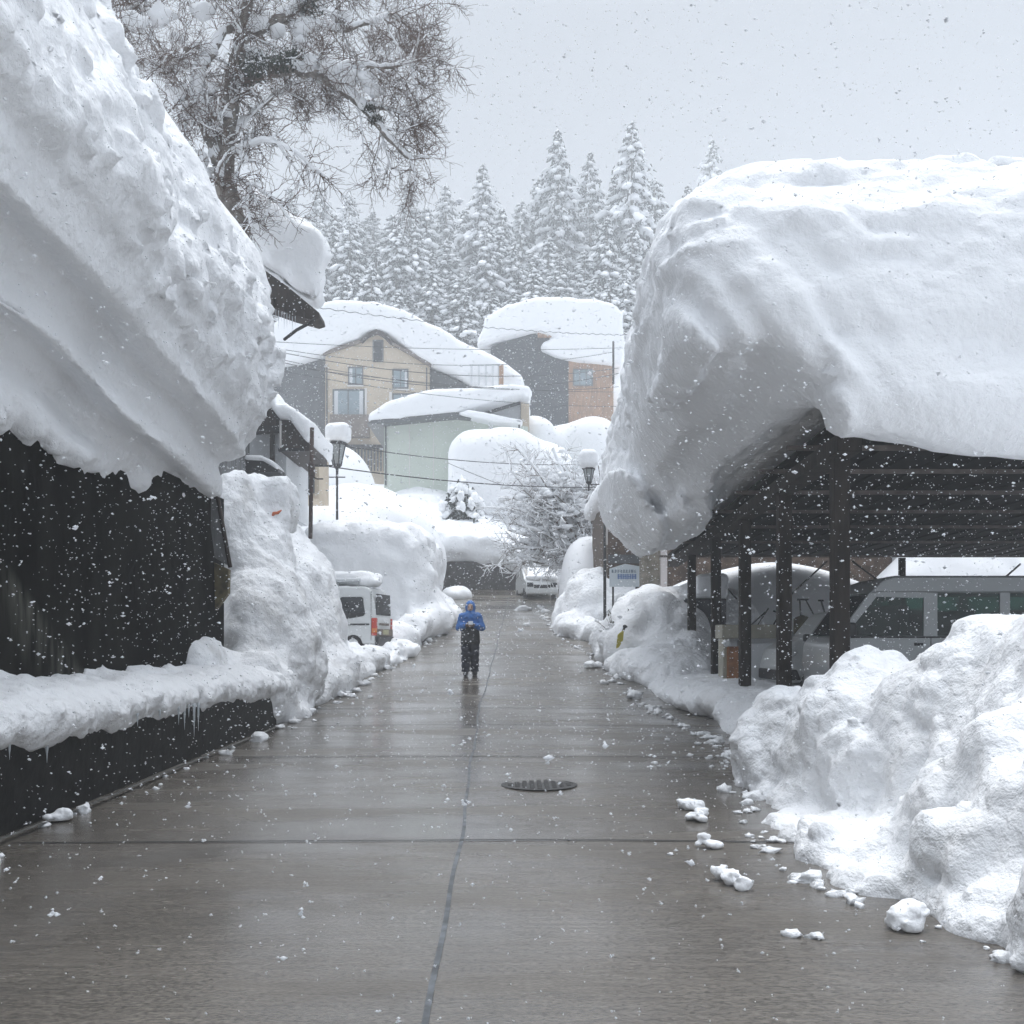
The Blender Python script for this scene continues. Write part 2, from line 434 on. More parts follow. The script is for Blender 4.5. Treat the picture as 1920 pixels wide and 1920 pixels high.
# ------------------------------------------------------------------ snow masses
def snow(name, bounds, h, fn, m, label, cat='snow', noise=((.9, .10), (3.5, .04)), billow=(), seed=0.0, group=None, parent=None, flat=1.0):
    (x0, x1), (y0, y1), (z0, z1) = bounds
    ax = [np.arange(a, b_ + h, h, dtype=np.float32) for a, b_ in bounds]
    X, Y, Z = np.meshgrid(*ax, indexing='ij')
    sh = X.shape; X, Y, Z = X.ravel(), Y.ravel(), Z.ravel()
    D = np.asarray(fn(X, Y, Z), np.float32).copy()
    k = np.abs(D) < 0.8
    x, y, z = X[k].astype(float) + seed, Y[k].astype(float), Z[k].astype(float)
    a = np.zeros(len(x))
    for f, am in noise: a += am * vnoise(x * f, y * f, z * f * flat)
    for f, am in billow: a += am * (3 * np.abs(vnoise(x * f + 31, y * f, z * f)) - .75)
    D[k] -= a
    F = D.reshape(sh).copy()
    F[0] = F[-1] = 1; F[:, 0] = F[:, -1] = 1; F[:, :, 0] = F[:, :, -1] = 1
    V, q = surface_nets(F, (x0, y0, z0), h)
    o = link(name, mesh_np(name, V, q), m, parent)
    if parent is None: tag(o, label, cat, group, 'thing')
    return o

def poly_snow(name, px, d0, d1, h, m, label, k=.4, dref=None, noise=((.7, .12), (2.5, .04)), billow=(), group=None, seed=0., slope=0.0, shear=0.0):
    dr = dref or d0
    pts = [(fx(a, dr), fz(b_, dr)) for a, b_ in px]
    xs_, zs_ = [p[0] for p in pts], [p[1] for p in pts]
    mid, hf = (d0 + d1) / 2, (d1 - d0) / 2
    pad = .5 if h < .1 else .9
    def f(X, Y, Z): return smax(poly2(X + shear * (Y - d0), Z - slope * (Y - d0), pts), np.abs(Y - mid) - hf, k)
    zt = max(0, slope * (d1 - d0))
    return snow(name, ((min(xs_) - pad - max(0, shear * (d1 - d0)), max(xs_) + pad), (d0 - pad, d1 + pad), (min(zs_) - pad, max(zs_) + pad + zt)), h, f, m, label, noise=noise, billow=billow, group=group, seed=seed)

# -- left roof mass
A_ = [(-5.05, 3.75), (-4.75, 4.15), (-4.45, 4.7), (-4.0, 5.5), (-3.95, 6.4), (-4.1, 7.0), (-4.38, 7.8), (-4.9, 8.55), (-5.7, 9.25), (-7.1, 9.7), (-10, 9.9), (-10, 3.75)]
B_ = [(-5.05, 3.80), (-4.97, 4.2), (-4.80, 4.65), (-4.45, 5.1), (-4.0, 5.5), (-3.80, 6.0), (-3.88, 6.5), (-4.18, 7.2), (-4.6, 8.2), (-5.22, 9.7), (-6.3, 11.3), (-9, 12.2), (-10, 12.2), (-10, 3.6)]
def left_mass(X, Y, Z):
    a = smax(poly2(X, Z, A_), np.abs(Y - 14.3) - 3.1, .9)
    c = smax(poly2(X + .03 * (Y - 12), Z, B_), np.abs(Y - 7.0) - 5.8, .5)
    d = smin(a, c, .10)
    Zs = Z + .095 * (Y - 9.5) + .004 * np.clip(Y - 9.5, 0, 9) ** 2
    under = np.clip((5.8 - Zs) / .6, 0, 1) * np.clip((Z - 3.7) / .4, 0, 1)
    t = (X + 5) * .9 + (Zs - 4) * .75 + .10 * vnoise(X * .6, Y * .5, Z * .6)
    d = d + under * (.36 * (np.abs(np.sin(t * 3.6)) - .55) + .05 * np.sin(t * 17 + Y * .3))
    d = d - .07 - .12 * np.clip((Y - 12.8) / .5, 0, 1) * np.clip((Z - 6.5) / 1, 0, 1)
    clump = 1 - under
    k = np.abs(d) < .6
    n = .075 * (3 * np.abs(vnoise(X[k] * 1.9, Y[k] * 1.9, Z[k] * 1.9)) - .9) + .05 * vnoise(X[k] * 4.5, Y[k] * 4.5, Z[k] * 4.5) + .045 * (3 * np.abs(vnoise(X[k] * 5.5, Y[k] * 5.5, Z[k] * 5.5)) - .9) + .03 * vnoise(X[k] * 13, Y[k] * 13, Z[k] * 13)
    smooth_top = np.clip((Y[k] - 12.6) / .6, 0, 1) * np.clip((Z[k] - 6.6) / 1.2, 0, 1)
    d[k] -= n * (.12 + .88 * clump[k]) * (1 - .85 * smooth_top)
    return d
snow('roof_snow', ((-9, -3.2), (1.0, 18.3), (3.2, 12.8)), .07, left_mass, M['snow_rough'],
     'colossal clumpy snow mass bulging over the black wall on the left', noise=((.6, .12),))

# -- carport roof mass
K_ = [(3.95, 4.20), (3.75, 4.12), (3.45, 4.12), (2.85, 4.35), (2.3, 4.65), (1.95, 5.1), (1.75, 5.8), (1.74, 6.4), (1.95, 7.05), (2.35, 7.6), (3.1, 8.1), (4.3, 8.5), (6.5, 8.75), (17, 8.8), (17, 4.24)]
FR = [(11.15, 3.75), (10.85, 4.4), (10.75, 5.2), (11.0, 6.2), (11.7, 7.0), (12.7, 7.55), (14.5, 8.2), (17, 8.75), (22, 8.9), (27, 8.4), (27.6, 6), (27.2, 4.24), (12.4, 4.24), (11.75, 4.1)]
def carport_mass(X, Y, Z):
    a = poly2(X - .045 * (Y - 13), Z, K_)
    b_ = poly2(Y, Z, FR)
    d = smax(a, b_, .9)
    droop = 3.93 - .26 * np.clip((X - 3.9) / 2.2, 0, 1) + .05 * np.sin(X * 2.1)
    d = smin(d, smax(smax(np.sqrt((Y - 11.2) ** 2 + ((Z - droop - .42) * .9) ** 2) - .5, 3.45 - X, .15), X - 16, .3), .2)
    d = smax(d, -ell((2.4, 11.2, 3.95), (1.15, 2.4, .85))(X, Y, Z), .14)
    d = smin(d, ell((3.25, 22.0, 4.0), (.62, 3.4, .42))(X, Y, Z), .7)
    d = smin(d, ell((2.55, 23.2, 4.9), (.42, 2.6, .8))(X, Y, Z), .75)
    d = smin(d, ell((2.85, 21.3, 4.72), (.62, 2.4, .55))(X, Y, Z), .5)
    k = np.abs(d) < .7
    x, y, z = X[k], Y[k], Z[k]
    up = np.clip((z - 5.0) / 1.2, 0, 1)
    n = .055 * (3 * np.abs(vnoise(x * .9, y * .9, z * 1.7)) - .9) + .05 * (3 * np.abs(vnoise(x * 2.0 + 5, y * 2.0, z * 3.6)) - .9) + .04 * (3 * np.abs(vnoise(x * 3.6, y * 3.6, z * 7)) - .9) + .03 * vnoise(x * 8, y * 8, z * 14) + .035 * vnoise(x * .2, y * .2, z * 5)
    st = .16 * (.5 - np.abs(np.sin((x * .85 + z * .6) * 3.4 + vnoise(x * .5, y * .5, z * .5) * .9))) + .04 * np.sin((x * .85 + z * .6) * 19)
    top = np.clip((z - 7.6) / .8, 0, 1)
    d[k] -= n * .8 * (.40 + .60 * up) * (1 - .85 * top) + st * (1 - up) * np.clip((4.2 - x) / .8, 0, 1)
    return d
snow('roof_snow', ((1.0, 15.5), (10.0, 28.2), (3.3, 9.6)), .075, carport_mass, M['snow_block'],
     'gigantic rounded snow block overhanging the dark carport roof', noise=((.5, .10),))
# ------------------------------------------------------------------ left: black wall, kerb wall, banks
def plan_prism(pts, z0, z1, bev=0): return MB().prism(pts, z0, z1, axis='z', bev=bev)

w = thing('black_building', 'tall black timber walled building under the snow mass on the left', 'building', (-6.5, 10, 0.3))
plan_prism([(-5.12, 1.0), (-4.95, 17.6), (-9.5, 17.6), (-9.5, 1.0)], .2, 4.02).build('wall', M['black_wood'], w)
t = M['black_wood'].node_tree; N = t.nodes.new; L = t.links.new; bs = t.nodes['Principled BSDF']      # frosty drip streak on the wall
tc = N('ShaderNodeTexCoord'); sp = N('ShaderNodeSeparateXYZ'); L(tc.outputs['Object'], sp.inputs[0])
def mth(op, a, b_=None, clamp=False):
    n = N('ShaderNodeMath'); n.operation = op; n.use_clamp = clamp
    for i_, v in enumerate((a, b_)):
        if v is None: continue
        if isinstance(v, (int, float)): n.inputs[i_].default_value = v
        else: L(v, n.inputs[i_])
    return n.outputs[0]
yy = sp.outputs['Y']; line = mth('SUBTRACT', 2.0, mth('MULTIPLY', yy, .62))
dz = mth('SUBTRACT', line, sp.outputs['Z'])
band = mth('MULTIPLY', mth('MULTIPLY_ADD', dz, 6.0, True) if False else mth('MULTIPLY', mth('ADD', dz, .22), 6.0, True), mth('SUBTRACT', 1.0, mth('MULTIPLY', dz, 1.5), True))
win = mth('MULTIPLY', mth('MULTIPLY', mth('ADD', yy, .1), 2.0, True), mth('MULTIPLY', mth('SUBTRACT', 2.3, yy), 1.5, True))
mp = N('ShaderNodeMapping'); mp.inputs['Scale'].default_value = (1, 3.2, .6); L(tc.outputs['Object'], mp.inputs[0])
nz = N('ShaderNodeTexNoise'); nz.inputs['Scale'].default_value = 2.2; nz.inputs['Detail'].default_value = 7; L(mp.outputs[0], nz.inputs['Vector'])
msk = mth('MULTIPLY', mth('MULTIPLY', band, win), mth('MULTIPLY', mth('SUBTRACT', nz.outputs[0], .42), 3.2, True), True)
mxx = N('ShaderNodeMixRGB'); L(msk, mxx.inputs[0]); old = bs.inputs['Base Color'].links[0].from_socket
L(old, mxx.inputs[1]); mxx.inputs[2].default_value = (.13, .13, .11, 1); L(mxx.outputs[0], bs.inputs['Base Color'])
pnl = thing('leaning_board', 'weathered grey board leaning at the far corner of the black wall', 'board', (fx(408, 17.3), 17.3, fz(1062, 17.3)))
MB().prism([(fx(388, 16.9), fz(924, 16.9)), (fx(409, 16.9), fz(936, 16.9)), (fx(431, 16.9), fz(1062, 16.9)), (fx(404, 16.9), fz(1046, 16.9))], 16.86, 16.95).build('panel', M['grey_wood'], pnl)
MB().tube([(fx(409, 16.85), 16.84, fz(934, 16.85)), (fx(432, 16.85), 16.84, fz(1064, 16.85))], .035, 6).tube([(fx(386, 16.85), 16.84, fz(922, 16.85)), (fx(410, 16.85), 16.84, fz(936, 16.85))], .035, 6).build('edge_strip', M['brown_wood'], pnl)
o = MB().prism([(fx(402, 17.0), fz(1055, 17.0)), (fx(429, 17.0), fz(1068, 17.0)), (fx(428, 17.0), fz(1112, 17.0)), (fx(404, 17.0), fz(1145, 17.0))], 16.98, 17.12).build('timber_offcut', M['ochre_wood'])
tag(o, 'yellowish brown timber end below the leaning grey board', 'timber')

lw = plan_prism([(-4.45, 1.0), (-4.25, 8.5), (-4.02, 15.1), (-3.95, 17.2), (-5.2, 17.2), (-5.2, 1.0)], -.2, .74, .03).build('retaining_wall', M['dark_concrete'])
tag(lw, 'low dark wet concrete wall along the road with snow on top', 'wall', kind='thing')
V = []
for y in np.arange(1, 17.3, .4):
    x = float(np.interp(y, [1, 8.5, 15.1, 17.2], [-4.45, -4.25, -4.02, -3.95])); V += [(x + .16, y, float(zr(y)) + .012), (x + .205, y, float(zr(y)) + .012)]
q = [(2 * i, 2 * i + 1, 2 * i + 3, 2 * i + 2) for i in range(len(V) // 2 - 1)]
M['kerb'] = mat('pale gutter line', (.11, .11, .105), .6, var=.5, scale=7)
tag(link('kerb_line', mesh_np('kerb_line', V, q), M['kerb']), kind='structure')

def ledge(X, Y, Z):
    c = np.interp(Y, [1, 8.5, 15.1, 17.2], [-4.45, -4.25, -4.02, -3.95])
    d = np.sqrt(((X - c + .42) / 1.0) ** 2 + ((Z - .86) * 1.75) ** 2) - .52
    d2 = np.sqrt(((X + 4.95) / .8) ** 2 + ((Z - .8) * 1.0) ** 2) - .40
    return smin(d, smax(d2, Y - 17.4, .2), .2)
snow('ledge_snow', ((-5.6, -3.6), (1.2, 17.4), (.4, 1.6)), .05, ledge, M['snow_rough'], 'strip of crusty snow lying on the low dark wall',
     noise=((1.3, .08), (4, .05), (9, .03)), billow=((6, .03),))

M['ice'] = mat('ice', (.75, .80, .84), .15, spec=.6, trans=.35)
def icicle(x, y, z, ln, r, label, group):
    mb = MB(); n = 7
    prof = [(r * (1 - t) ** 1.2 * (1 + .18 * math.sin(t * 14 + x * 9)) + .0015, -ln * t) for t in [i / n for i in range(n + 1)]][::-1]
    o = mb.lathe(prof, (x, y, z), 7).build('icicle', M['ice'], smooth=True)
    return tag(o, label, 'icicle', group)
for (px, py, ln, r) in ((335, 1312, .22, .016), (346, 1313, .3, .02), (354, 1312, .16, .014), (364, 1311, .42, .022), (372, 1310, .36, .02), (258, 1330, .14, .015), (18, 1395, .2, .018), (88, 1380, .3, .035), (96, 1376, .16, .02), (300, 1322, .12, .014)):
    d = 14 - (372 - px) * .0165; X = fx(px, d)
    xw = float(np.interp(d, [1, 8.5, 15.1, 17.2], [-4.45, -4.25, -4.02, -3.95])) + .06
    icicle(xw, xw / ((px - 960) / 1920), .80, ln, r, 'icicle hanging over the low dark concrete wall from its snow strip', 'icicles on the low wall')
for (px, ln) in ((168, .3), (190, .2), (232, .25), (262, .42), (276, .3), (322, .2)):
    d = 10.5 + (px - 168) * .028
    icicle(-5.0, -5.0 / ((px - 960) / 1920), 3.95, ln, .02, 'short icicle under the big left snow mass against black wall', 'icicles under the left snow mass')

snow('snowbank', ((-6.4, -3.2), (14.8, 22.2), (0, 5.4)), .06, union([
    ell((-4.62, 19.2, 1.5), (.9, 1.35, 1.7)), ell((-5.15, 19.4, 3.3), (.42, .8, 1.5)), rbox((-4.78, 20.4, 4.25), (.42, .7, .55), .18),
    ell((-4.7, 19.9, 2.9), (.55, .9, 1.1)), ell((-4.95, 16.5, 1.1), (.35, .9, .55)), ell((-4.3, 17.5, .7), (.48, 1.0, .62)), ell((-4.15, 19.3, 1.1), (.45, .9, .9)), ell((-3.95, 18.6, .25), (.3, .8, .22))], .35), M['snow_dirty'],
    'ragged dirty snow column packed against the end of the black wall', noise=((.9, .13), (3, .045), (9, .018)), billow=((2.2, .03), (5, .02)))
snow('snowbank', ((-8, -2.6), (20, 27.6), (0, 5.4)), .075, union([
    ell((-4.95, 23.6, 1.85), (1.12, 2.3, 2.0)), ell((-5.9, 24, 2.6), (1.4, 2.5, 2.1)), ell((-4.2, 21.7, .55), (.62, 1.7, .62)), ell((-3.9, 23.8, .8), (.5, 1.5, .5)), ell((-3.65, 26, 1.05), (.45, 1.2, .38))], .5), M['snow_bank'],
    'steep white snowbank just in front of the parked white van', noise=((.8, .14), (2.6, .07)), billow=((2.5, .03), (5, .015)))
snow('snowbank', ((-9, -1.2), (29, 43.6), (.6, 6.8)), .10, union([
    rbox((-4.75, 36.7, 3.45), (2.05, 4.4, 2.0), .8), ell((-6.6, 38, 3.6), (2, 5, 2.2)), ell((-2.9, 33, 2.05), (.7, 2.3, .55)), ell((-2.5, 37, 2.35), (.55, 3.0, .5)), ell((-3.5, 31, 1.6), (.7, 1.4, .4))], .6), M['snow'],
    'big flat topped snowbank beyond the white van with a cut face', noise=((.6, .22), (2.2, .08)), billow=((1.6, .05), (4, .025)))
snow('snowbank', ((-4, -1.4), (45.5, 50.8), (2.8, 4.9)), .09, ell((-2.7, 48.6, 3.65), (.75, 1.2, .5)), M['snow'],
     'small low snow mound at the end of the road by the stone wall')
snow('snowbank', ((-14, -1.5), (43, 55), (2.5, 10.2)), .16, union([ell((-7.6, 48.5, 5.3), (4.4, 4.2, 3.5)), ell((-10, 47, 5), (3, 3, 3.2))], .8), M['snow_far'],
     'broad smooth snow mound above the big snowbank on the left', noise=((.35, .3), (1.2, .08)))
snow('snowbank', ((-13.5, -6.0), (51, 61), (7, 13.4)), .18, ell((-10.2, 56, 9.4), (2.9, 3, 3.0)), M['snow_far'],
     'smooth snow hump in front of the tan house below the lamp', noise=((.4, .2),))

def cliff(X, Y, Z):
    dz = -.55 * np.clip(X + 1.2, 0, 3) + .15 * np.sin(X * .9)
    d = poly2(Y, Z - dz, [(52.3, 5.55), (51.6, 6.1), (51.6, 7.0), (52.6, 7.5), (57, 8.6), (64, 11.4), (66, 10), (66, 5.5), (53, 5.5)])
    return smax(smax(d, X - 2.6, .8), -7.5 - X, .6)
snow('snowbank', ((-8.2, 3.4), (50.6, 66.8), (4, 12.2)), .16, cliff, M['snow'], 'snow shelf with a grey vertical face above the dark stone wall', noise=((.5, .2), (1.8, .08)), billow=((1.4, .08),))
o = MB().box(-7, 4.2, 52.1, 53.2, 2.5, 5.6, .05).build('retaining_wall', M['stone_wall']); tag(o, 'dark wet stone wall closing the far end of the road', 'wall', kind='thing')
o = MB().box(-2.4, 3.5, 61.2, 62, 7.6, 10.3, .05).build('retaining_wall', M['stone_wall']); tag(o, 'grey brown stone wall behind the snowy shrub and small conifer', 'wall', kind='thing')

# ------------------------------------------------------------------ right: banks and foreground heap
snow('snowbank', ((.4, 6), (31, 40.5), (1, 4.8)), .085, union([ell((2.95, 36, 2.6), (1.3, 2.4, 1.5)), ell((4.1, 35.2, 2.3), (1.2, 2, 1.1)), ell((2.0, 34, 2.0), (.62, 1.9, .5)), ell((2.6, 32.5, 1.75), (.5, 1.2, .4))], .5), M['snow_bank'],
     'white rounded snowbank at the right road edge before the blue sign', noise=((.8, .14), (2.5, .06)), billow=((2, .06),))
snow('snowbank', ((1.2, 5.2), (38.8, 45.5), (2, 7)), .11, ell((3.2, 42.3, 3.5), (1.4, 2.1, 2.3)), M['snow_far'], 'smooth grey snowbank behind the right lamp pole under the shrub', noise=((.5, .15),))
snow('snowbank', ((1.6, 8.2), (23.6, 33), (.3, 4.9)), .085, union([ell((3.95, 28.3, 1.75), (1.35, 2.4, 1.3)), ell((3.0, 27, 1.35), (.6, 1.4, .62)), ell((2.7, 28.6, 1.6), (.4, .8, .4)), ell((5.5, 29.4, 1.6), (1.7, 2.2, 1.75)), ell((4.3, 25.8, 1.1), (1.1, 1.6, .75))], .45), M['snow_bank'],
     'rounded snowbank at the far left corner of the carport', noise=((.8, .12), (2.4, .06)), billow=((1.8, .07),))
snow('snowbank', ((2.6, 13), (28.0, 34.2), (.4, 4.6)), .12, ell((7.8, 31, 1.5), (4.2, 2.3, 2.4)), M['snow_far'], 'long white snow hump seen through the carport from behind', noise=((.5, .12),))
snow('snowbank', ((10.5, 19.5), (30.5, 36.5), (.4, 5.6)), .14, ell((15, 33.4, 2.4), (3.6, 2.2, 2.6)), M['snow_far'], 'snow piled behind the silver van at the right edge', noise=((.5, .15), (1.6, .08)))
snow('snowbank', ((2.2, 6), (12.5, 27.2), (-.2, 1.9)), .07, union([ell((4.3, 21.5, .45), (1.25, 5.2, .42)), ell((3.75, 25, .9), (1.2, 2.2, .6)), ell((4.5, 15.6, .12), (1.2, 3, .42)), ell((2.75, 25.7, .95), (.35, .6, .22))], .5), M['snow_bank'],
     'low sloping snow shelf between the road edge and carport posts', noise=((.9, .08), (3, .04)), billow=((3, .03),))

H_ = [((3.15, 11.1, .2), (.72, .85, .78)), ((3.55, 9.9, .3), (.9, 1.15, 1.12)), ((4.2, 8.6, .4), (1.15, 1.25, 1.45)), ((4.45, 7.3, .5), (1.15, 1.3, 1.75)), ((4.6, 6.0, .4), (1.3, 1.2, 1.6)),
      ((3.3, 5.75, .3), (.5, .75, .85)), ((2.68, 6.5, .08), (.34, .36, .44)), ((2.95, 7.0, .3), (.3, .4, .52)), ((3.2, 6.5, .6), (.3, .4, .5)),
      ((2.85, 8.4, -.06), (.62, 1.5, .22)), ((2.62, 7.15, -.06), (.42, .75, .20)), ((3.1, 10, -.05), (.55, 1.0, .28)), ((2.78, 5.72, 0), (.22, .18, .14)), ((3.0, 5.0, .1), (.5, .55, .5)), ((3.0, 5.75, -.02), (.55, .5, .34)), ((2.9, 6.3, -.03), (.5, .5, .3)), ((2.35, 6.75, -.05), (.25, .35, .14)), ((2.45, 7.9, -.04), (.22, .35, .13)), ((3.9, 4.2, .2), (1.0, 1, .9))]
snow('snowbank', ((1.9, 6), (3.3, 12.4), (-.25, 2.6)), .036, union([ell(*a) for a in H_], .20), M['snow_bank'],
     'large lumpy foreground snow heap on the right road edge', noise=((1.2, .10), (3.2, .05), (9, .018)), billow=((1.8, .06), (4, .028), (11, .008)))

def chunk(px, py, d, blobs, label):
    x0, z0 = fx(px, d), float(zr(d)) - .004
    fs = [ell((x0 + a, d + b_, z0 + c), (r * 1.15, r, r * .85)) for a, b_, c, r in blobs]
    xs_ = [x0 + t[0] for t in blobs]; ysx = [d + t[1] for t in blobs]; R = max(t[3] for t in blobs) * 1.6 + .03
    fb = union(fs, .03)
    snow('snow_chunk', ((min(xs_) - R, max(xs_) + R), (min(ysx) - R, max(ysx) + R), (z0 - .02, z0 + R * 2.4)), .012, lambda X, Y, Z: smax(fb(X, Y, Z), z0 + .004 - Z, .02), M['snow'], label, noise=((6, .022), (16, .008)), billow=((9, .012), (24, .006)))
chunk(1697, 1742, 5.72, [(0, 0, .05, .09), (.03, .02, .09, .07)], 'round fist of snow lying alone on the wet road near the heap')
chunk(1377, 1668, 6.6, [(.05, 0, .03, .05), (.0, .12, .05, .055), (-.05, .24, .05, .052)], 'elongated ridged snow lump, nearest of the crumbs in mid road')
chunk(1330, 1590, 7.9, [(0, 0, .03, .055), (.06, .0, .02, .05), (-.03, .03, .08, .045), (-.07, .02, .02, .04)], 'snow lump with a small ball perched on top on the road')
chunk(1312, 1540, 9.0, [(0, 0, .03, .055), (-.06, .06, .03, .05), (.04, .2, .04, .045)], 'small pair of snow lumps just behind the ball topped lump on the road')
chunk(1297, 1512, 9.6, [(0, 0, .05, .07), (-.05, .06, .05, .055), (.06, -.04, .03, .05)], 'oval snow lump, farthest of the crumbs in mid road')
chunk(1445, 1490, 10.6, [(0, 0, .06, .09), (.07, .05, .04, .08)], 'snow lump beside the tip of the heap next to the road')
chunk(110, 1530, 9.1, [(0, 0, .03, .05), (.06, .02, .04, .05), (-.07, -.05, .02, .04)], 'small wet snow pieces lying in the gutter by the low wall')
chunk(560, 1335, 18.6, [(0, 0, .04, .12), (.18, .1, .04, .09), (-.14, 0, .05, .1)], 'snow lump on the road at the foot of the dirty snow column')
chunk(640, 1302, 21.4, [(0, 0, .03, .07), (.1, .05, .02, .05)], 'tiny snow crumb at the foot of the left snowbank')
chunk(1108, 1252, 26, [(0, 0, .06, .13), (.18, .1, .05, .1)], 'snow crumb at the road edge left of the carport bank')

# crumbs and slush fallen along both road edges
S_ = []; F_ = []; nn = 0; rg = np.random.default_rng(19)
bt_ = bmesh.new(); bmesh.ops.create_icosphere(bt_, subdivisions=2, radius=1); bt_.verts.ensure_lookup_table()
IV = np.array([v.co[:] for v in bt_.verts]); IF = np.array([[v.index for v in f.verts] for f in bt_.faces]); bt_.free()
for q in range(430):
    y = rg.uniform(4.5, 44) if q % 3 else rg.uniform(4.5, 16)
    if rg.random() < .55:
        e = float(np.interp(y, [4.5, 5.6, 6.4, 7.3, 9, 10.6, 12, 15, 18, 21.7, 24.5, 28, 34, 44], [2.9, 2.45, 2.2, 2.1, 2.25, 2.55, 2.75, 3.05, 2.95, 2.62, 2.5, 2.3, 1.55, 1.3])); x = e - abs(rg.normal(0, .16)) - (rg.random() < .12) * rg.uniform(0, .9)
    else:
        if y < 16.5 and rg.random() < .75: continue
        e = float(np.interp(y, [1, 8.5, 15.1, 17.2, 20.7, 27, 30, 36, 44], [-4.3, -4.1, -3.85, -3.75, -3.75, -3.05, -2.75, -2.1, -2.2])); x = e + abs(rg.normal(0, .16)) + (rg.random() < .1) * rg.uniform(0, .8)
    r = float(np.exp(rg.normal(-3.65, .55))) * (1 if y < 14 else 1.6)
    V_ = IV * (1 + .28 * rg.standard_normal((len(IV), 1))) * np.array([r * rg.uniform(.9, 1.5), r, r * rg.uniform(.5, .8)]) + np.array([x, y, road_z(x, y) + r * .28])
    S_.append(V_); F_.append(IF + nn); nn += len(IV)
tag(link('snow_crumbs', mesh_np('snow_crumbs', np.concatenate(S_), np.concatenate(F_)), M['snow_bank']), 'small crumbs of snow scattered along the road edges', 'snow', kind='stuff')
# ------------------------------------------------------------------ carport
def cx(y): return 3.84 + (y - 12) * .048
cp = thing('carport', 'dark timber carport roof on posts under the gigantic snow block', 'carport', (4.5, 20, .3))
M['cp_dark'] = mat('dark carport sheet', (.006, .006, .0065), .9, spec=.15, var=.5, scale=3)
M['purlin'] = mat('carport purlin', (.13, .11, .10), .85, spec=.2, var=.3, scale=5)
M['cp_post'] = mat('carport post', (.026, .021, .018), .85, spec=.2, var=.4, scale=9, bump=.3, bscale=22, stretch=(1, 1, .2))
rp = MB()
n = 56
for i in range(n):                         # corrugated underside, ribs running back
    x0, x1 = 3.7 + i * .25, 3.7 + (i + 1) * .25
    rp.prism([(x0, 11.45), (x1, 11.45), (x1 + .9, 30.2), (x0 + .9, 30.2)], 4.06 + (.035 if i % 2 else 0), 4.14, axis='z')
rp.build('roof', M['cp_dark'], cp)
for d in (12.9, 14.7, 16.8, 19.3, 21.9, 25.3, 29.6):
    MB().box(cx(d) - .42, 17.5, d - .025, d + .025, 3.99, 4.05).build('purlin', M['purlin'], cp)
plan_prism([(cx(11.5) - .16, 11.5), (cx(11.5) + .12, 11.5), (cx(29.8) + .12, 29.8), (cx(29.8) - .16, 29.8)], 3.72, 3.92, .01).build('eave_beam', M['cp_post'], cp)
for d in (12.0, 15.0, 18.2, 21.6, 25.6):
    MB().box(cx(d) - .095, cx(d) + .095, d - .095, d + .095, -.1, 3.72, .012).build('post', M['cp_post'], cp)
MB().box(cx(25.6) + 6.5, cx(25.6) + 6.66, 29, 29.15, .3, 3.93).build('post', M['cp_post'], cp)
def rod(name, a, b_, r, m, par): return MB().tube([a, b_], r, 6).build(name, m, par)
for (a, b_, d) in (((1551, 1052), (1486, 1117), 24), ((1348, 1085), (1386, 1122), 27), ((1598, 1052), (1662, 1092), 24), ((1884, 1083), (1925, 1056), 24)):
    rod('brace', (fx(a[0], d), d, fz(a[1], d)), (fx(b_[0], d), d + .3, fz(b_[1], d)), .022, M['iron'], cp)

# silver van inside the carport, nose to the road
M['silver'] = mat('silver van paint', (.33, .345, .35), .32, metal=.35, spec=.5, coat=.4)
M['white_paint'] = mat('white vehicle paint', (.66, .68, .68), .3, coat=.4, var=.03)
M['glass'] = mat('tinted car glass', (.12, .25, .21), .03, trans=1.0)
M['rubber'] = mat('black rubber', (.012, .012, .013), .7)
M['plastic'] = mat('black plastic', (.016, .016, .018), .45)
M['chrome'] = mat('chrome', (.55, .57, .58), .15, metal=1.0)
M['lens_red'] = mat('red lamp lens', (.50, .05, .03), .2, coat=.5)
M['lens_amber'] = mat('orange lamp lens', (.62, .20, .05), .2, coat=.5)
M['lens_clear'] = mat('clear lamp lens', (.55, .57, .58), .08, coat=.8)
VX, VY, VZ = 5.15, 16.5, .58
van = thing('parked_van', 'silver van with green tinted windows parked inside the carport', 'van', (VX + 2, VY + .8, VZ))
W = 1.62
P = lambda pts: [(VX + u, VZ + z) for u, z in pts]
body = MB()
body.prism(P([(.02, .28), (-.03, .62), (.0, .95), (.10, 1.09), (4.05, 1.09), (4.08, .3)]), VY, VY + W, bev=.04)
body.prism(P([(.62, 1.775), (.80, 1.985), (1.02, 2.06), (3.85, 2.06), (4.0, 1.98), (4.05, 1.775)]), VY + .02, VY + W - .02, bev=.035)
for y0 in (VY + .012, VY + W - .072):
    body.prism(P([(.10, 1.085), (.22, 1.085), (.78, 1.78), (.62, 1.78)]), y0, y0 + .06)
    for (u0, u1) in ((1.49, 1.71), (2.72, 2.88), (3.9, 4.05)):
        body.box(VX + u0, VX + u1, y0, y0 + .06, VZ + 1.08, VZ + 1.785)
    body.prism(P([(1.3, 1.70), (1.52, 1.70), (1.52, 1.79), (.74, 1.79), (.70, 1.72)]), y0 + .003, y0 + .05)
body.build('body', M['silver'], van)
for (pts, y) in ([((.24, 1.09), (.74, 1.74), (1.49, 1.74), (1.49, 1.09)), VY], [((1.71, 1.09), (1.71, 1.775), (2.72, 1.775), (2.72, 1.09)), VY], [((2.88, 1.09), (2.88, 1.775), (3.9, 1.775), (3.9, 1.09)), VY]):
    for yy in (VY + .03, VY + W - .05):
        MB().prism(P(pts), yy, yy + .012).build('window', M['glass'], van)
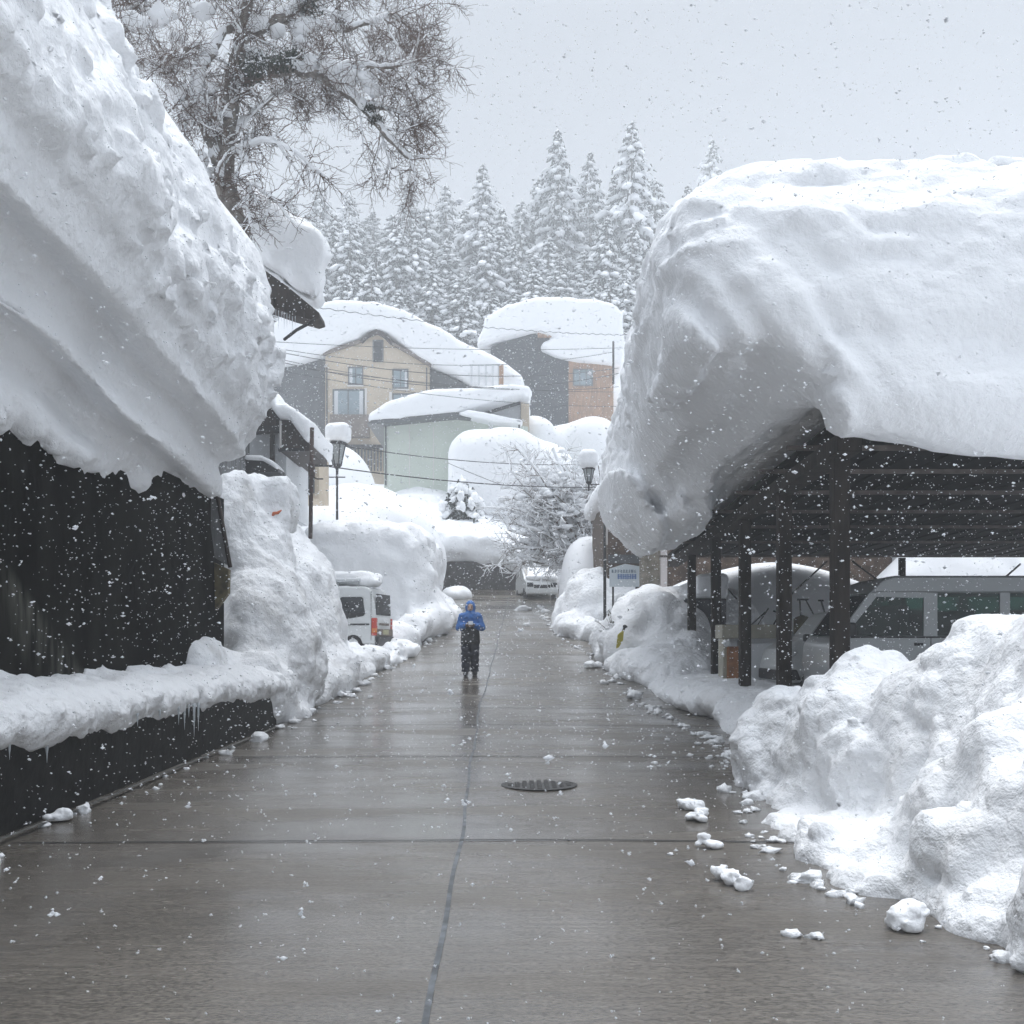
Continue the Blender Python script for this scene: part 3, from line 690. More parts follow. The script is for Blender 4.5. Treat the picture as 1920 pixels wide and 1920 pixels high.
MB().prism(P([(.12, 1.10), (.60, 1.76), (.61, 1.76), (.13, 1.10)]), VY + .08, VY + W - .08).build('windshield', M['win_dark'], van)
for u in (1.15, 2.25, 3.2): MB().box(VX + u, VX + u + .16, VY + .15, VY + W - .15, VZ + .9, VZ + (1.60 if u < 2 else 1.52), .04).build('seat', M['plastic'], van)
MB().box(VX + .17, VX + .36, VY - .16, VY + .02, VZ + 1.05, VZ + 1.30, .035).build('mirror', M['plastic'], van)
for u in (1.33, 1.86): MB().box(VX + u, VX + u + .14, VY - .03, VY + .01, VZ + .93, VZ + .975, .01).build('door_handle', M['plastic'], van)
MB().box(VX + .02, VX + 4.0, VY - .006, VY + .008, VZ + 1.055, VZ + 1.075).build('belt_strip', M['plastic'], van)
for u in (1.60, 2.80): MB().box(VX + u - .006, VX + u + .006, VY - .004, VY + .01, VZ + .4, VZ + 1.05).build('door_seam', M['plastic'], van)
for u in (.75, 3.3):
    wl = MB().lathe([(.05, -.09), (.29, -.09), (.31, -.03), (.31, .06), (.27, .09), (.05, .09)], (VX + u, VY + .09, VZ + .31), 20, 'y').build('wheel', M['rubber'], van)
    MB().lathe([(.02, -.02), (.17, -.02), (.18, 0), (.02, .01)], (VX + u, VY - .005, VZ + .31), 16, 'y').build('rim', M['chrome'], wl)

# small white car behind it
KX, KY, KZ = 4.95, 19.0, .55
car = thing('parked_car', 'small white car nose out between the carport posts beside the silver van', 'car', (KX + 1.5, KY + .7, KZ))
P2 = lambda pts: [(KX + u, KZ + z) for u, z in pts]
MB().prism(P2([(0, .25), (-.04, .55), (.05, .88), (.35, 1.05), (.62, 1.10), (1.0, 1.55), (1.3, 1.62), (3.0, 1.62), (3.3, 1.1), (3.35, .3)]), KY, KY + 1.45, bev=.06).build('body', M['white_paint'], car)
MB().prism(P2([(.72, 1.10), (1.02, 1.50), (1.3, 1.53), (2.9, 1.53), (3.05, 1.1)]), KY - .012, KY + .02).build('window', M['win_dark'], car)
MB().prism(P2([(-.02, .66), (.06, .84), (.30, .90), (.36, .80), (.16, .66)]), KY - .02, KY + .1, bev=.012).build('headlight', M['lens_clear'], car)
MB().prism(P2([(-.06, .30), (-.06, .5), (.34, .5), (.42, .3)]), KY - .025, KY + 1.47, bev=.03).build('bumper', M['plastic'], car)
wl = MB().lathe([(.05, -.08), (.26, -.08), (.28, 0), (.26, .08), (.05, .08)], (KX + .68, KY + .05, KZ + .28), 18, 'y').build('wheel', M['rubber'], car)
MB().box(KX + .70, KX + .715, KY - .008, KY + .01, KZ + .45, KZ + 1.05).build('door_seam', M['plastic'], car)
MB().box(KX + .44, KX + .56, KY - .13, KY + .0, KZ + 1.02, KZ + 1.16, .03).build('mirror', M['plastic'], car)

# snow blower
M['cream'] = mat('faded cream paint', (.36, .34, .27), .5, var=.15, scale=4)
M['orange'] = mat('orange machine paint', (.30, .125, .045), .6, var=.35, scale=6)
BD = 20.3
sb = thing('snow_blower', 'cream and orange tracked snow blower parked behind the carport posts', 'snow blower', (fx(1410, BD), BD, .5))
def bpx(x0, x1, y0, y1, d0, d1, nm, m, bev=.015):
    return MB().box(fx(x0, BD), fx(x1, BD), BD + d0, BD + d1, fz(y1, BD), fz(y0, BD), bev).build(nm, m, sb)
bpx(1354, 1458, 1171, 1197, 0, .7, 'hood', M['cream'])
bpx(1356, 1366, 1197, 1288, .02, .5, 'frame', M['cream'])
bpx(1363, 1390, 1212, 1292, -.03, .3, 'auger_housing', M['orange'], .03)
bpx(1404, 1460, 1206, 1284, 0, .35, 'chute_plate', M['white_wall'], .02)
bpx(1392, 1404, 1200, 1300, .1, .5, 'column', M['plastic'])
MB().prism([(fx(1376, BD), fz(1306, BD)), (fx(1372, BD), fz(1290, BD)), (fx(1400, BD), fz(1272, BD)), (fx(1440, BD), fz(1284, BD)), (fx(1470, BD), fz(1296, BD)), (fx(1462, BD), fz(1312, BD))], BD + .05, BD + .45, bev=.03).build('track', M['rubber'], sb)
MB().tube([(fx(1455, BD), BD + .2, fz(1172, BD)), (fx(1462, BD), BD, fz(1150, BD)), (fx(1448, BD), BD - .1, fz(1146, BD))], .018, 6).build('handlebar', M['iron'], sb)
MB().tube([(fx(1412, BD), BD + .2, fz(1172, BD)), (fx(1438, BD), BD + .1, fz(1147, BD))], .016, 6).tube([(fx(1425, BD), BD + .2, fz(1172, BD)), (fx(1441, BD), BD, fz(1140, BD))], .014, 6).build('lever', M['iron'], sb)
MB().lathe([(.04, -.03), (.075, 0), (.04, .03)], (fx(1362, BD), BD - .03, fz(1206, BD)), 12, 'y').build('headlight', M['lens_clear'], sb)

M['shaft'] = mat('shovel shaft', (.05, .05, .052), .6)
def shovel(a, b_, d, blade, m, label):
    t = thing('snow_shovel', label, 'shovel', (fx(a[0], d), d, fz(a[1], d)), group='shovels standing in the carport')
    MB().tube([(fx(a[0], d), d, fz(a[1], d)), (fx(b_[0], d), d + .1, fz(b_[1], d))], .016, 6).build('shaft', M['shaft'], t)
    x0, x1, y0, y1 = blade
    MB().prism([(fx(x0, d), fz(y1, d)), (fx(x1, d), fz(y1, d)), (fx(x1, d), fz(y0 + 6, d)), (fx((x0 + x1) / 2, d), fz(y0, d)), (fx(x0, d), fz(y0 + 6, d))], d - .04, d + .02, bev=.01).build('blade', m, t)
    q = Vector((fx(b_[0], d), d + .1, fz(b_[1], d)))
    MB().box(q.x - .06, q.x + .06, q.y - .015, q.y + .015, q.z - .015, q.z + .02, .008).build('grip', M['plastic'], t)
shovel((1502, 1172), (1502, 1124), 20.8, (1488, 1520, 1153, 1192), M['ochre_wood'], 'brown bladed shovel standing upright, left of the orange one in the carport')
shovel((1536, 1172), (1513, 1124), 20.9, (1524, 1553, 1160, 1186), M['orange'], 'orange bladed shovel leaning left inside the carport')
shovel((1553, 1170), (1542, 1126), 21.0, (1552, 1572, 1166, 1190), M['plastic'], 'dark bladed shovel nearest the tall front carport post')

# dark box with its snow hat
bx_ = thing('storage_box', 'dark blue black cabinet standing in snow behind the last carport posts', 'cabinet', (fx(1322, 26.8), 26.8, 1.2))
MB().box(fx(1284, 26.8), fx(1362, 26.8), 26.8, 27.5, fz(1176, 26.8), fz(1122, 26.8), .03).build('case', mat('navy steel', (.014, .016, .024), .5), bx_)
MB().box(fx(1268, 26.6), fx(1364, 26.6), 26.6, 27.6, fz(1182, 26.6), fz(1174, 26.6), .01).build('base_plate', M['plastic'], bx_)
snow('settled_snow', ((fx(1290, 26.8), fx(1378, 26.8)), (26.4, 27.9), (2.4, 3.6)), .045, rbox((fx(1334, 27), 27.15, fz(1100, 27)), (.42, .38, .33), .13), M['snow'], 'block of snow sitting on the dark cabinet in the carport corner', noise=((1.5, .04),))

# ------------------------------------------------------------------ brick house behind the carport
bh = thing('brick_house', 'brown brick clad house behind the carport with a stone porch pillar', 'house', (9, 36, 2))
MB().box(fx(1139, 34.5), 20, 34.5, 41, 1.5, 6.6).build('wall', M['brick'], bh)
MB().box(fx(1141, 34.4), fx(1206, 34.4), 34.38, 34.5, fz(1056, 34.4), fz(1040, 34.4)).build('sill_band', M['grey_wall'], bh)
MB().prism([(fx(1186, 31.6), fz(1003, 31.6)), (fx(1217, 31.6), fz(1003, 31.6)), (fx(1210, 31.6), fz(976, 31.6)), (fx(1188, 31.6), fz(980, 31.6))], 31.6, 34.3).build('porch_roof', M['white_wall'], bh)
MB().box(fx(1186, 31.5), fx(1218, 31.5), 31.5, 31.6, fz(1006, 31.5), fz(1001, 31.5)).build('porch_edge', M['iron'], bh)
MB().box(fx(1194, 31.9), fx(1240, 31.9), 31.9, 32.5, fz(1022, 31.9), fz(1004, 31.9)).build('porch_beam', M['pale_post'], bh)
MB().box(fx(1203, 32), fx(1240, 32), 32, 32.6, 1.6, fz(1022, 32), .03).build('pillar', M['stone_pillar'], bh)
MB().box(fx(1239, 31.7), fx(1251, 31.7), 31.7, 31.9, 1.6, fz(1012, 31.7)).build('post', M['pale_post'], bh)
MB().box(fx(1679, 34.2), fx(1690, 34.2), 34.2, 34.5, 1.6, 6.4).build('post', M['white_wall'], bh)
MB().box(fx(1712, 34.3), 20, 34.3, 34.5, 3.4, 6.4).build('panel', M['white_wall'], bh)
poly_snow('roof_snow', [(1120, 935), (1120, 905), (1200, 860), (1600, 830), (2000, 850), (2060, 930)], 33.8, 41.5, .2, M['snow_far'], 'snow on the brick house roof hidden behind the carport snow block', dref=34.5, k=.5)

# sign
M['sign_white'] = mat('sign face', (.60, .66, .70), .5); M['sign_blue'] = mat('sign blue', (.10, .19, .42), .5); M['sign_ink'] = mat('sign ink', (.14, .20, .26), .5)
D = 33.2
sg = thing('sign_board', 'white notice sign with blue characters behind the right snowbank', 'sign', (fx(1172, D), D, 2.6))
MB().prism([(fx(1143, D), fz(1100, D)), (fx(1200, D), fz(1100, D)), (fx(1200, D), fz(1062, D)), (fx(1172, D), fz(1057, D)), (fx(1143, D), fz(1066, D))], D, D + .08).build('panel', M['sign_white'], sg)
tx = MB(); r2 = random.Random(3)
for i in range(9):                        # a row of small characters
    x = fx(1149 + i * 5.2, D); s = .045
    for k in range(3):
        zz = fz(1071, D) + (k - 1) * .035; tx.box(x - s * r2.uniform(.3, 1), x + s * r2.uniform(.3, 1), D - .008, D - .001, zz - .008, zz + .008)
    tx.box(x + r2.uniform(-.03, .03) - .008, x + .012, D - .0095, D - .0015, fz(1071, D) - .05, fz(1071, D) + .05)
tx.build('lettering', M['sign_ink'], sg)
tx = MB()
for i in range(4):                        # four bold blue characters
    x = fx(1162 + i * 9.0, D)
    for k in (-1, 0, 1): tx.box(x - .07, x + .07, D - .008, D - .001, fz(1081, D) + k * .05 - .014, fz(1081, D) + k * .05 + .014)
    for k in (-1, 1): tx.box(x + k * .05 - .013, x + k * .05 + .013, D - .0095, D - .0015, fz(1081, D) - .085, fz(1081, D) + .085)
tx.build('bold_lettering', M['sign_blue'], sg)
for px in (1150, 1194): MB().box(fx(px, D) - .03, fx(px, D) + .03, D + .08, D + .14, 1.8, fz(1066, D)).build('post', M['iron'], sg)

# yellow shovel stuck in the bank
yd = 25.3
ys_ = thing('yellow_shovel', 'yellow plastic scoop with dark grip stuck in the snowbank left of the carport', 'shovel', (fx(1162, yd), yd, fz(1215, yd)))
M['yellow'] = mat('yellow plastic', (.42, .36, .03), .5)
MB().prism([(fx(1155, yd), fz(1216, yd)), (fx(1158, yd), fz(1190, yd)), (fx(1170, yd), fz(1180, yd)), (fx(1168, yd), fz(1200, yd)), (fx(1160, yd), fz(1214, yd))], yd - .05, yd + .02, bev=.01).build('blade', M['yellow'], ys_)
MB().tube([(fx(1168, yd), yd, fz(1184, yd)), (fx(1173, yd), yd, fz(1172, yd))], .03, 8).tube([(fx(1168, yd), yd, fz(1174, yd)), (fx(1176, yd), yd, fz(1176, yd))], .03, 8).build('grip', M['plastic'], ys_)
# ------------------------------------------------------------------ houses up the slope
def box_px(par, nm, m, x0, x1, y0, y1, d, t0, t1, bev=0):
    return MB().box(fx(x0, d), fx(x1, d), d + t0, d + t1, fz(y1, d), fz(y0, d), bev).build(nm, m, par)
def prism_px(par, nm, m, pts, d, t0, t1):
    return MB().prism([(fx(a, d), fz(b_, d)) for a, b_ in pts], d + t0, d + t1).build(nm, m, par)
def window(par, x0, x1, y0, y1, d, mullions=(), m='win'):
    f = MB(); e = 2.2
    for (a, b_, c, e_) in ((x0, x1, y0 - 0, y0 + e), (x0, x1, y1 - e, y1), (x0, x0 + e, y0 + e, y1 - e), (x1 - e, x1, y0 + e, y1 - e)):
        f.box(fx(a, d), fx(b_, d), d - .10, d + .05, fz(e_, d), fz(c, d))
    for q in mullions: f.box(fx(q - .9, d), fx(q + .9, d), d - .09, d + .05, fz(y1 - e, d), fz(y0 + e, d))
    w_ = f.build('window', M['frame'], par)
    MB().box(fx(x0 + e, d), fx(x1 - e, d), d - .04, d + .02, fz(y1 - e, d), fz(y0 + e, d)).build('pane', M[m], w_)
    return w_

D = 75
th = thing('tan_house', 'three storey tan gabled house with dark side wings up the slope', 'house', (fx(707, D), D + 4, fz(900, D)))
prism_px(th, 'wall', M['tan'], [(610, 930), (610, 666), (640, 655), (679, 641), (690, 630), (707, 624), (722, 630), (735, 645), (770, 664), (805, 686), (805, 930)], D, 0, 8)
prism_px(th, 'side_wing', M['grey_wall'], [(500, 930), (500, 690), (610, 668), (610, 930)], D, .6, 8.5)
prism_px(th, 'side_wing', M['grey_wall'], [(805, 930), (805, 688), (885, 722), (900, 760), (900, 930)], D, .6, 8.5)
prism_px(th, 'gable_trim', M['brown_wood'], [(675, 641), (690, 627), (707, 620), (724, 627), (738, 644), (733, 648), (720, 634), (707, 628), (692, 634), (680, 645)], D, -.35, -.02)
prism_px(th, 'bargeboard', M['tan_dark'], [(606, 668), (606, 662), (640, 650), (676, 638), (679, 643), (640, 656)], D, -.25, -.02)
prism_px(th, 'bargeboard', M['tan_dark'], [(808, 690), (808, 683), (770, 660), (737, 643), (735, 648), (770, 667)], D, -.25, -.02)
for a in ((653, 681, 688, 722, D, (667,)), (736, 766, 692, 729, D, (751,)), (624, 684, 730, 782, D, (653,)), (736, 792, 738, 775, D, (764,))): window(th, *a)
window(th, 699, 719, 638, 679, D, (), 'win_dark')
for (x0, x1, y0, y1) in ((683, 688, 728, 784), (730, 735, 735, 780)): box_px(th, 'pilaster', M['trim'], x0, x1, y0, y1, D, -.06, .03)
box_px(th, 'balcony', M['tan_dark'], 622, 694, 782, 822, D, -.9, -.02)
box_px(th, 'ledge', M['iron'], 590, 722, 836, 842, D, -.5, -.02)
sl = MB()
for i in range(13): sl.box(fx(648 + i * 6, D), fx(650.4 + i * 6, D), D - .3, D - .2, fz(884, D), fz(842, D))
sl.build('balustrade', M['grey_wall'], th)
for px in (612, 799): box_px(th, 'downpipe', M['grey_wall'], px, px + 2.2, 690, 900, D, -.12, -.02)
for (x0, x1, y) in ((651, 683, 723), (734, 768, 730), (622, 686, 783), (734, 794, 776)): box_px(th, 'sill', M['trim'], x0, x1, y, y + 2.4, D, -.16, -.105)
for (x0, x1, y0, y1) in ((655, 661, 691, 719), (759, 763, 695, 726), (627, 634, 733, 779), (674, 681, 733, 779)): box_px(th, 'curtain', M['white_wall'], x0, x1, y0, y1, D, -.052, -.043)
box_px(th, 'lower_panel', M['grey_wall'], 545, 596, 880, 925, D, .4, .58)
poly_snow('roof_snow', [(500, 690), (505, 625), (535, 596), (575, 576), (640, 565), (705, 571), (760, 588), (805, 612), (860, 634), (905, 652), (950, 680), (978, 705), (984, 726), (940, 718), (890, 722), (860, 706), (805, 684), (765, 660), (738, 640), (722, 628), (707, 622), (690, 628), (676, 640), (640, 651), (606, 664), (560, 680)], 74.4, 85, .22, M['snow_far'],
          'thick wavy blanket of snow over the tan house roof', dref=75, k=.7, noise=((.35, .25), (1.3, .06)))
ch = thing('roof_terrace_rail', 'snow clogged terrace railing at the tan house roof end', 'railing', (fx(915, 74), 74, fz(722, 74)))
rl = MB()
for px in (882, 896, 909, 922, 934): rl.box(fx(px, 73.9), fx(px + 4, 73.9), 73.9, 74.05, fz(722, 73.9), fz(684, 73.9))
rl.box(fx(880, 73.9), fx(938, 73.9), 73.85, 73.9, fz(686, 73.9), fz(683, 73.9)).build('balusters', M['white_wall'], ch)
box_px(ch, 'end_board', M['orange_wall'], 936, 944, 684, 720, 73.7, 0, .2)

D = 62
gh = thing('green_house', 'low pale green building with a shallow snowy roof before the tan house', 'building', (fx(800, D), D + 3, fz(905, D)))
prism_px(gh, 'wall', M['green_wall'], [(720, 960), (720, 797), (800, 788), (857, 780), (990, 800), (990, 960)], D, 0, 7)
for px in (767, 812): box_px(gh, 'joint_strip', M['trim'], px, px + 1.5, 800, 910, D, -.03, .01)
prism_px(gh, 'roof', M['roof_metal'], [(692, 800), (700, 794), (855, 779), (920, 786), (975, 797), (975, 803), (915, 793), (856, 787), (720, 800)], D, -.9, 7.2)
box_px(gh, 'downpipe', M['roof_metal'], 722, 725, 800, 910, D, -.1, -.02)
prism_px(gh, 'upper_wall', M['white_wall'], [(872, 800), (880, 775), (976, 746), (977, 800)], D, 1.6, 6)
prism_px(gh, 'bargeboard', M['charcoal'], [(874, 778), (976, 747), (976, 742), (874, 774)], D, 1.3, 1.58)
box_px(gh, 'corner_post', M['tan'], 977, 993, 746, 800, D, 1.2, 5)
poly_snow('roof_snow', [(693, 796), (697, 780), (725, 762), (770, 745), (830, 733), (900, 727), (960, 725), (990, 728), (997, 738), (992, 750), (976, 743), (876, 772), (858, 780), (800, 786), (730, 795)], 61.0, 69, .17, M['snow_far'],
          'wedge of smooth snow on the pale green building', dref=62, k=.5, noise=((.4, .15), (1.5, .04)))
poly_snow('roof_snow', [(855, 783), (880, 777), (960, 793), (980, 795), (975, 802), (930, 798)], 60.6, 62.9, .12, M['snow_far'], 'thin snow lip on the right end of the pale green building', dref=62, k=.3, noise=((.6, .06),))
snow('snowbank', ((-4.6, 6), (55.5, 62), (8.4, 15)), .17, union([rbox((fx(925, 58.5), 58.8, 11.0), (2.55, 2.2, 2.6), 1.5), ell((fx(1000, 58.5), 59, 10.6), (2.6, 2.2, 2.4))], .7), M['snow_far'], 'tall smooth snow mound beside the pale green building behind the shrub', noise=((.4, .2), (1.4, .05)))
snow('snowbank', ((fx(960, 66), fx(1170, 66)), (62, 72), (10, 18)), .2, union([ell((fx(1005, 66), 66, fz(812, 66)), (1.2, 1.5, 1.1)), ell((fx(1060, 68), 68, fz(850, 68)), (2.2, 2.2, 2.0)), ell((fx(1110, 67), 67, fz(850, 67)), (2.2, 2, 2.3))], .6), M['snow_far'], 'heaped snow below the orange fronted house', noise=((.5, .2),))

D = 88
oh = thing('orange_house', 'charcoal house with an orange timber front at the top right of the road', 'house', (fx(1030, D), D + 4, fz(800, D)))
prism_px(oh, 'side_wall', M['charcoal'], [(920, 860), (920, 650), (1000, 625), (1040, 628), (1066, 660), (1066, 860)], D, 0, 10)
prism_px(oh, 'front_wall', M['orange_wall'], [(1066, 860), (1066, 668), (1150, 672), (1150, 860)], D, -.1, 9)
box_px(oh, 'gable_panel', M['orange_wall'], 1008, 1040, 624, 634, D, -.3, -.02)
window(oh, 1074, 1112, 692, 724, D - .1, (1087, 1099))
poly_snow('roof_snow', [(896, 648), (906, 628), (913, 602), (945, 577), (990, 562), (1050, 557), (1110, 561), (1150, 574), (1168, 592), (1170, 640), (1165, 684), (1100, 678), (1040, 672), (1008, 660), (1015, 645), (1042, 634), (1006, 622), (960, 632)], 87, 99, .25, M['snow_far'], 'domed snow on the charcoal and orange house', dref=88, k=.7, noise=((.35, .25), (1.2, .06)))

# small porch house left of the pole
D = 32
ph = thing('porch_house', 'small dark gabled porch house peeking out beside the left snow mass', 'house', (fx(515, D), D + 2, fz(900, D)))
box_px(ph, 'wall', M['white_wall'], 440, 530, 800, 960, D, .5, 4)
prism_px(ph, 'gable', M['brown_wood'], [(470, 810), (507, 754), (534, 843), (530, 846), (522, 806)], D, 0, 4.2)
box_px(ph, 'tie_beam', M['iron'], 476, 528, 800, 809, D, -.12, -.01)
prism_px(ph, 'gable', M['brown_wood'], [(530, 850), (530, 793), (553, 793), (587, 838), (586, 850)], D, -.4, 2.5)
box_px(ph, 'tie_beam', M['iron'], 529, 577, 846, 852, D, -.55, -.42)
box_px(ph, 'post', M['brown_wood'], 503, 509, 810, 872, D, .2, .45)
box_px(ph, 'post', M['trim'], 531, 534, 795, 850, D, -.5, -.41)
prism_px(ph, 'canopy', M['iron'], [(468, 890), (468, 866), (500, 868), (529, 883), (528, 890)], D, -.5, .4)
box_px(ph, 'annex', M['tan'], 530, 598, 850, 935, D + 5, 0, 2)
box_px(ph, 'annex_door', M['grey_wall'], 543, 590, 880, 925, D + 5, -.08, -.01)
box_px(ph, 'downpipe', M['grey_wall'], 538, 542, 852, 920, D + 4.9, -.05, .03)
poly_snow('roof_snow', [(498, 735), (512, 730), (521, 742), (529, 767), (545, 768), (572, 785), (590, 796), (589, 822), (583, 836), (570, 815), (553, 792), (531, 792), (520, 778)], 31.2, 35.5, .06, M['snow'], 'stepped snow on the small porch house roofs', dref=32, k=.15, noise=((1.5, .05),))
poly_snow('roof_snow', [(468, 868), (472, 860), (500, 861), (520, 870), (530, 880), (528, 886), (500, 870)], 31.2, 32.4, .045, M['snow'], 'thin snow line on the porch house canopy', dref=32, k=.1, noise=((2, .03),))

# house with icicles
D = 24
ih = thing('icicle_house', 'house behind the left snow mass showing only a dark eave with icicles', 'house', (-7.5, 28, 1))
MB().box(-14, -8.2, 24.9, 32, .5, 9.0).build('wall', M['grey_wood'], ih)
prism_px(ih, 'eave', M['brown_wood'], [(420, 470), (440, 470), (500, 509), (540, 538), (598, 586), (600, 596), (588, 600), (545, 588), (505, 574), (420, 560)], D, 0, .7)
for px in (508, 528, 548, 566): box_px(ih, 'rafter', M['brown_wood'], px, px + 6, 560 + (px - 508) * .45, 578 + (px - 508) * .38, D, -.12, -.01)
MB().tube([(fx(592, 23.8), 23.8, fz(598, 23.8)), (fx(580, 23.8), 23.8, fz(606, 23.8)), (fx(555, 23.8), 23.9, fz(616, 23.8)), (fx(526, 23.8), 24.2, fz(627, 23.8))], .04, 8).build('gutter_pipe', M['iron'], ih)
for i in range(9):
    px = 512 + i * 5.2
    icicle(fx(px, 24.1), 24.1, fz(573 + (px - 505) * .34, 24.1), .25 + .35 * random.random(), .014, 'long thin icicle hanging from the dark eave of the icicle house', 'icicles on the dark eave')
poly_snow('roof_snow', [(400, 420), (400, 330), (425, 334), (470, 350), (540, 400), (598, 438), (617, 462), (621, 490), (613, 520), (612, 572), (601, 582), (570, 562), (540, 540), (500, 511), (440, 472)], 23.4, 29, .09, M['snow'],
          'smooth snow slab curling off the eave with icicles', dref=24, k=.5, shear=.185, slope=.30, noise=((.7, .12), (2.4, .05)), billow=((1.8, .04),))
# ------------------------------------------------------------------ trees
def ico(sub):
    b = bmesh.new(); bmesh.ops.create_icosphere(b, subdivisions=sub, radius=1)
    b.verts.ensure_lookup_table()
    V = np.array([v.co[:] for v in b.verts]); F = np.array([[v.index for v in f.verts] for f in b.faces]); b.free(); return V, F
ICO1, ICO2 = ico(1), ico(2)

class Soup:                                    # many small closed or leaf faces gathered into one mesh
    def __init__(s): s.V = []; s.F = []; s.n = 0
    def add(s, V, F): s.V.append(V); s.F.append(F + s.n); s.n += len(V)
    def mesh(s, name, smooth=True): return mesh_np(name, np.concatenate(s.V), np.concatenate(s.F), smooth)

def lump(S, c, r, rng, T=ICO2, jit=.22, R=None):
    V = T[0] * (1 + jit * rng.standard_normal((len(T[0]), 1)) * .5)
    V = V + .18 * np.sin(V[:, [1, 2, 0]] * 3 + rng.uniform(0, 6, 3))
    V = V * np.array(r)
    if R is not None: V = V @ R.T
    S.add(V + np.array(c), T[1])

def frame_dir(d):
    d = d / np.linalg.norm(d); a = np.cross([0, 0, 1.], d); a = a / (np.linalg.norm(a) + 1e-9); u = np.cross(d, a)
    return np.stack([d, a, u], 1)

def conifer_meshes(h, rmax, seed):
    rng = np.random.default_rng(seed)
    fol, sn = Soup(), Soup()
    z = h * .06
    while z < h * .985:
        t = z / h
        R = rmax * (1 - t) ** .75 * (.85 + .3 * rng.random()) + .12
        nb = max(3, int(4 + 5 * (1 - t)))
        a0 = rng.uniform(0, 2 * PI)
        for k in range(nb):
            if rng.random() < .10: continue
            a = a0 + 2 * PI * k / nb + rng.normal(0, .25)
            L = R * rng.uniform(.62, 1.12)
            droop = rng.uniform(.25, .75) * L
            tip = np.array([math.cos(a) * L, math.sin(a) * L, z - droop])
            base = np.array([0, 0, z + .12 * L])
            d = tip - base; Rm = frame_dir(d)
            # foliage: ragged small blades along and below the branch
            for q in range(13):
                s_ = rng.uniform(.3, 1.08); p = base + d * s_ + rng.normal(0, .13 * L * .5 + .05, 3) + np.array([0, 0, -.08 * L])
                w = rng.uniform(.10, .24) * (.5 + .16 * L); ln = rng.uniform(.3, .6) * (.45 + .22 * L)
                dd = Rm @ np.array([1, rng.normal(0, .5), rng.normal(-.4, .4)]); dd /= np.linalg.norm(dd)
                sd = np.cross(dd, rng.normal(0, 1, 3)); sd /= np.linalg.norm(sd) + 1e-9
                fol.add(np.array([p - sd * w, p + sd * w, p + dd * ln + sd * w * .3, p + dd * ln - sd * w * .3]), np.array([[0, 1, 2], [0, 2, 3]]))
            # snow load
            for s_, sc_ in ((.88, 1.0), (.55, .8)):
                if rng.random() < .24: continue
                p = base + d * s_ + np.array([0, 0, .06 + .03 * L])
                e = sc_ * (.17 + .145 * L) * rng.uniform(.65, 1.25)
                lump(sn, p, (e * 1.25, e * .85, e * .55), rng, ICO1 if e < .3 else ICO2, R=Rm)
        z += (.30 + .032 * h * (1 - t) * .9) * rng.uniform(.85, 1.15)
    lump(sn, (0, 0, h * .985), (.12, .12, .25), rng, ICO1)
    return fol.mesh('crown', False), sn.mesh('snow_load')

M['snow_tree'] = mat('snow on branches', (.86, .875, .895), .8, spec=.2)
variants = []
for i, (h, r) in enumerate(((21, 5.2), (20, 4.5), (13, 4.2), (12, 3.8), (15, 4.4))):
    fol, sn = conifer_meshes(h, r, 40 + i)
    tr = MB().tube([(0, 0, -2), (0, 0, h * .4), (0.05, 0, h * .98)], [.34, .22, .02], 8).build('trunk', M['bark'])
    tm = tr.data; bpy.data.objects.remove(tr)
    fol.materials.append(M['needle']); sn.materials.append(M['snow_tree'])
    variants.append((h, tm, fol, sn))
def conifer(px, py, d, v, label, group=None, sx=1.0):
    x = fx(px, d); ground = float(terrain_h(np.array([x]), np.array([float(d)]))[0])
    top = fz(py, d); h, tm, fol, sn = variants[v]
    s_ = (top - ground) / h
    if s_ < 1.0: pass
    t = thing('cedar_tree', label, 'tree', (x, d, ground), random.uniform(0, 6.28), group)
    t.scale = (max(.8, min(1.35, s_ * sx)),) * 2 + (s_,)
    for nm, me in (('trunk', tm), ('crown', fol), ('snow_load', sn)):
        o = bpy.data.objects.new(nm, me); C.objects.link(o); o.parent = t
G1 = 'snowy cedars standing tall on the skyline'; G2 = 'snowy cedars filling the slope behind the houses'
conifer(1185, 225, 122, 0, 'tallest snow laden cedar beside the right snow block')
conifer(1046, 240, 127, 1, 'slim pointed snow laden cedar, second tallest on the skyline')
conifer(1107, 282, 130, 1, 'snowy cedar between the two tallest cedars')
conifer(906, 305, 122, 0, 'broad snowy cedar standing alone in the middle of the skyline')
conifer(1335, 262, 168, 3, 'lone small cedar top peeking above the right snow block')
for px, py, d, v in ((768, 330, 132, 1), (836, 342, 134, 4), (655, 362, 128, 4), (978, 372, 130, 4), (700, 395, 132, 1), (1228, 330, 130, 4), (600, 345, 132, 4), (545, 350, 128, 1), (1010, 330, 132, 4), (1150, 330, 126, 1), (480, 330, 130, 1), (735, 400, 124, 2), (800, 385, 126, 2), (870, 390, 124, 4), (940, 385, 120, 4), (630, 400, 124, 2), (580, 400, 122, 2)):
    conifer(px, py, d, v, 'snow laden cedar of the skyline row behind the bare twig tree and roofs', G1)
r3 = random.Random(5)
for px, py, d, v in [(540 + 37 * i, 395 + (i * 53) % 40, 140 + (i * 7) % 9, (4, 1, 2)[i % 3]) for i in range(19)]:
    conifer(px, py, d, v, 'pale snowy cedar standing farthest back in the hazy forest', 'hazy cedars farthest back', 1.15)
for i, px in enumerate(range(510, 1260, 29)):
    conifer(px + r3.uniform(-10, 10), 440 + r3.uniform(-35, 40), 112 + r3.uniform(-3, 3), (2, 3, 4)[i % 3], 'snowy cedar in the dense stand on the slope behind the houses', G2)
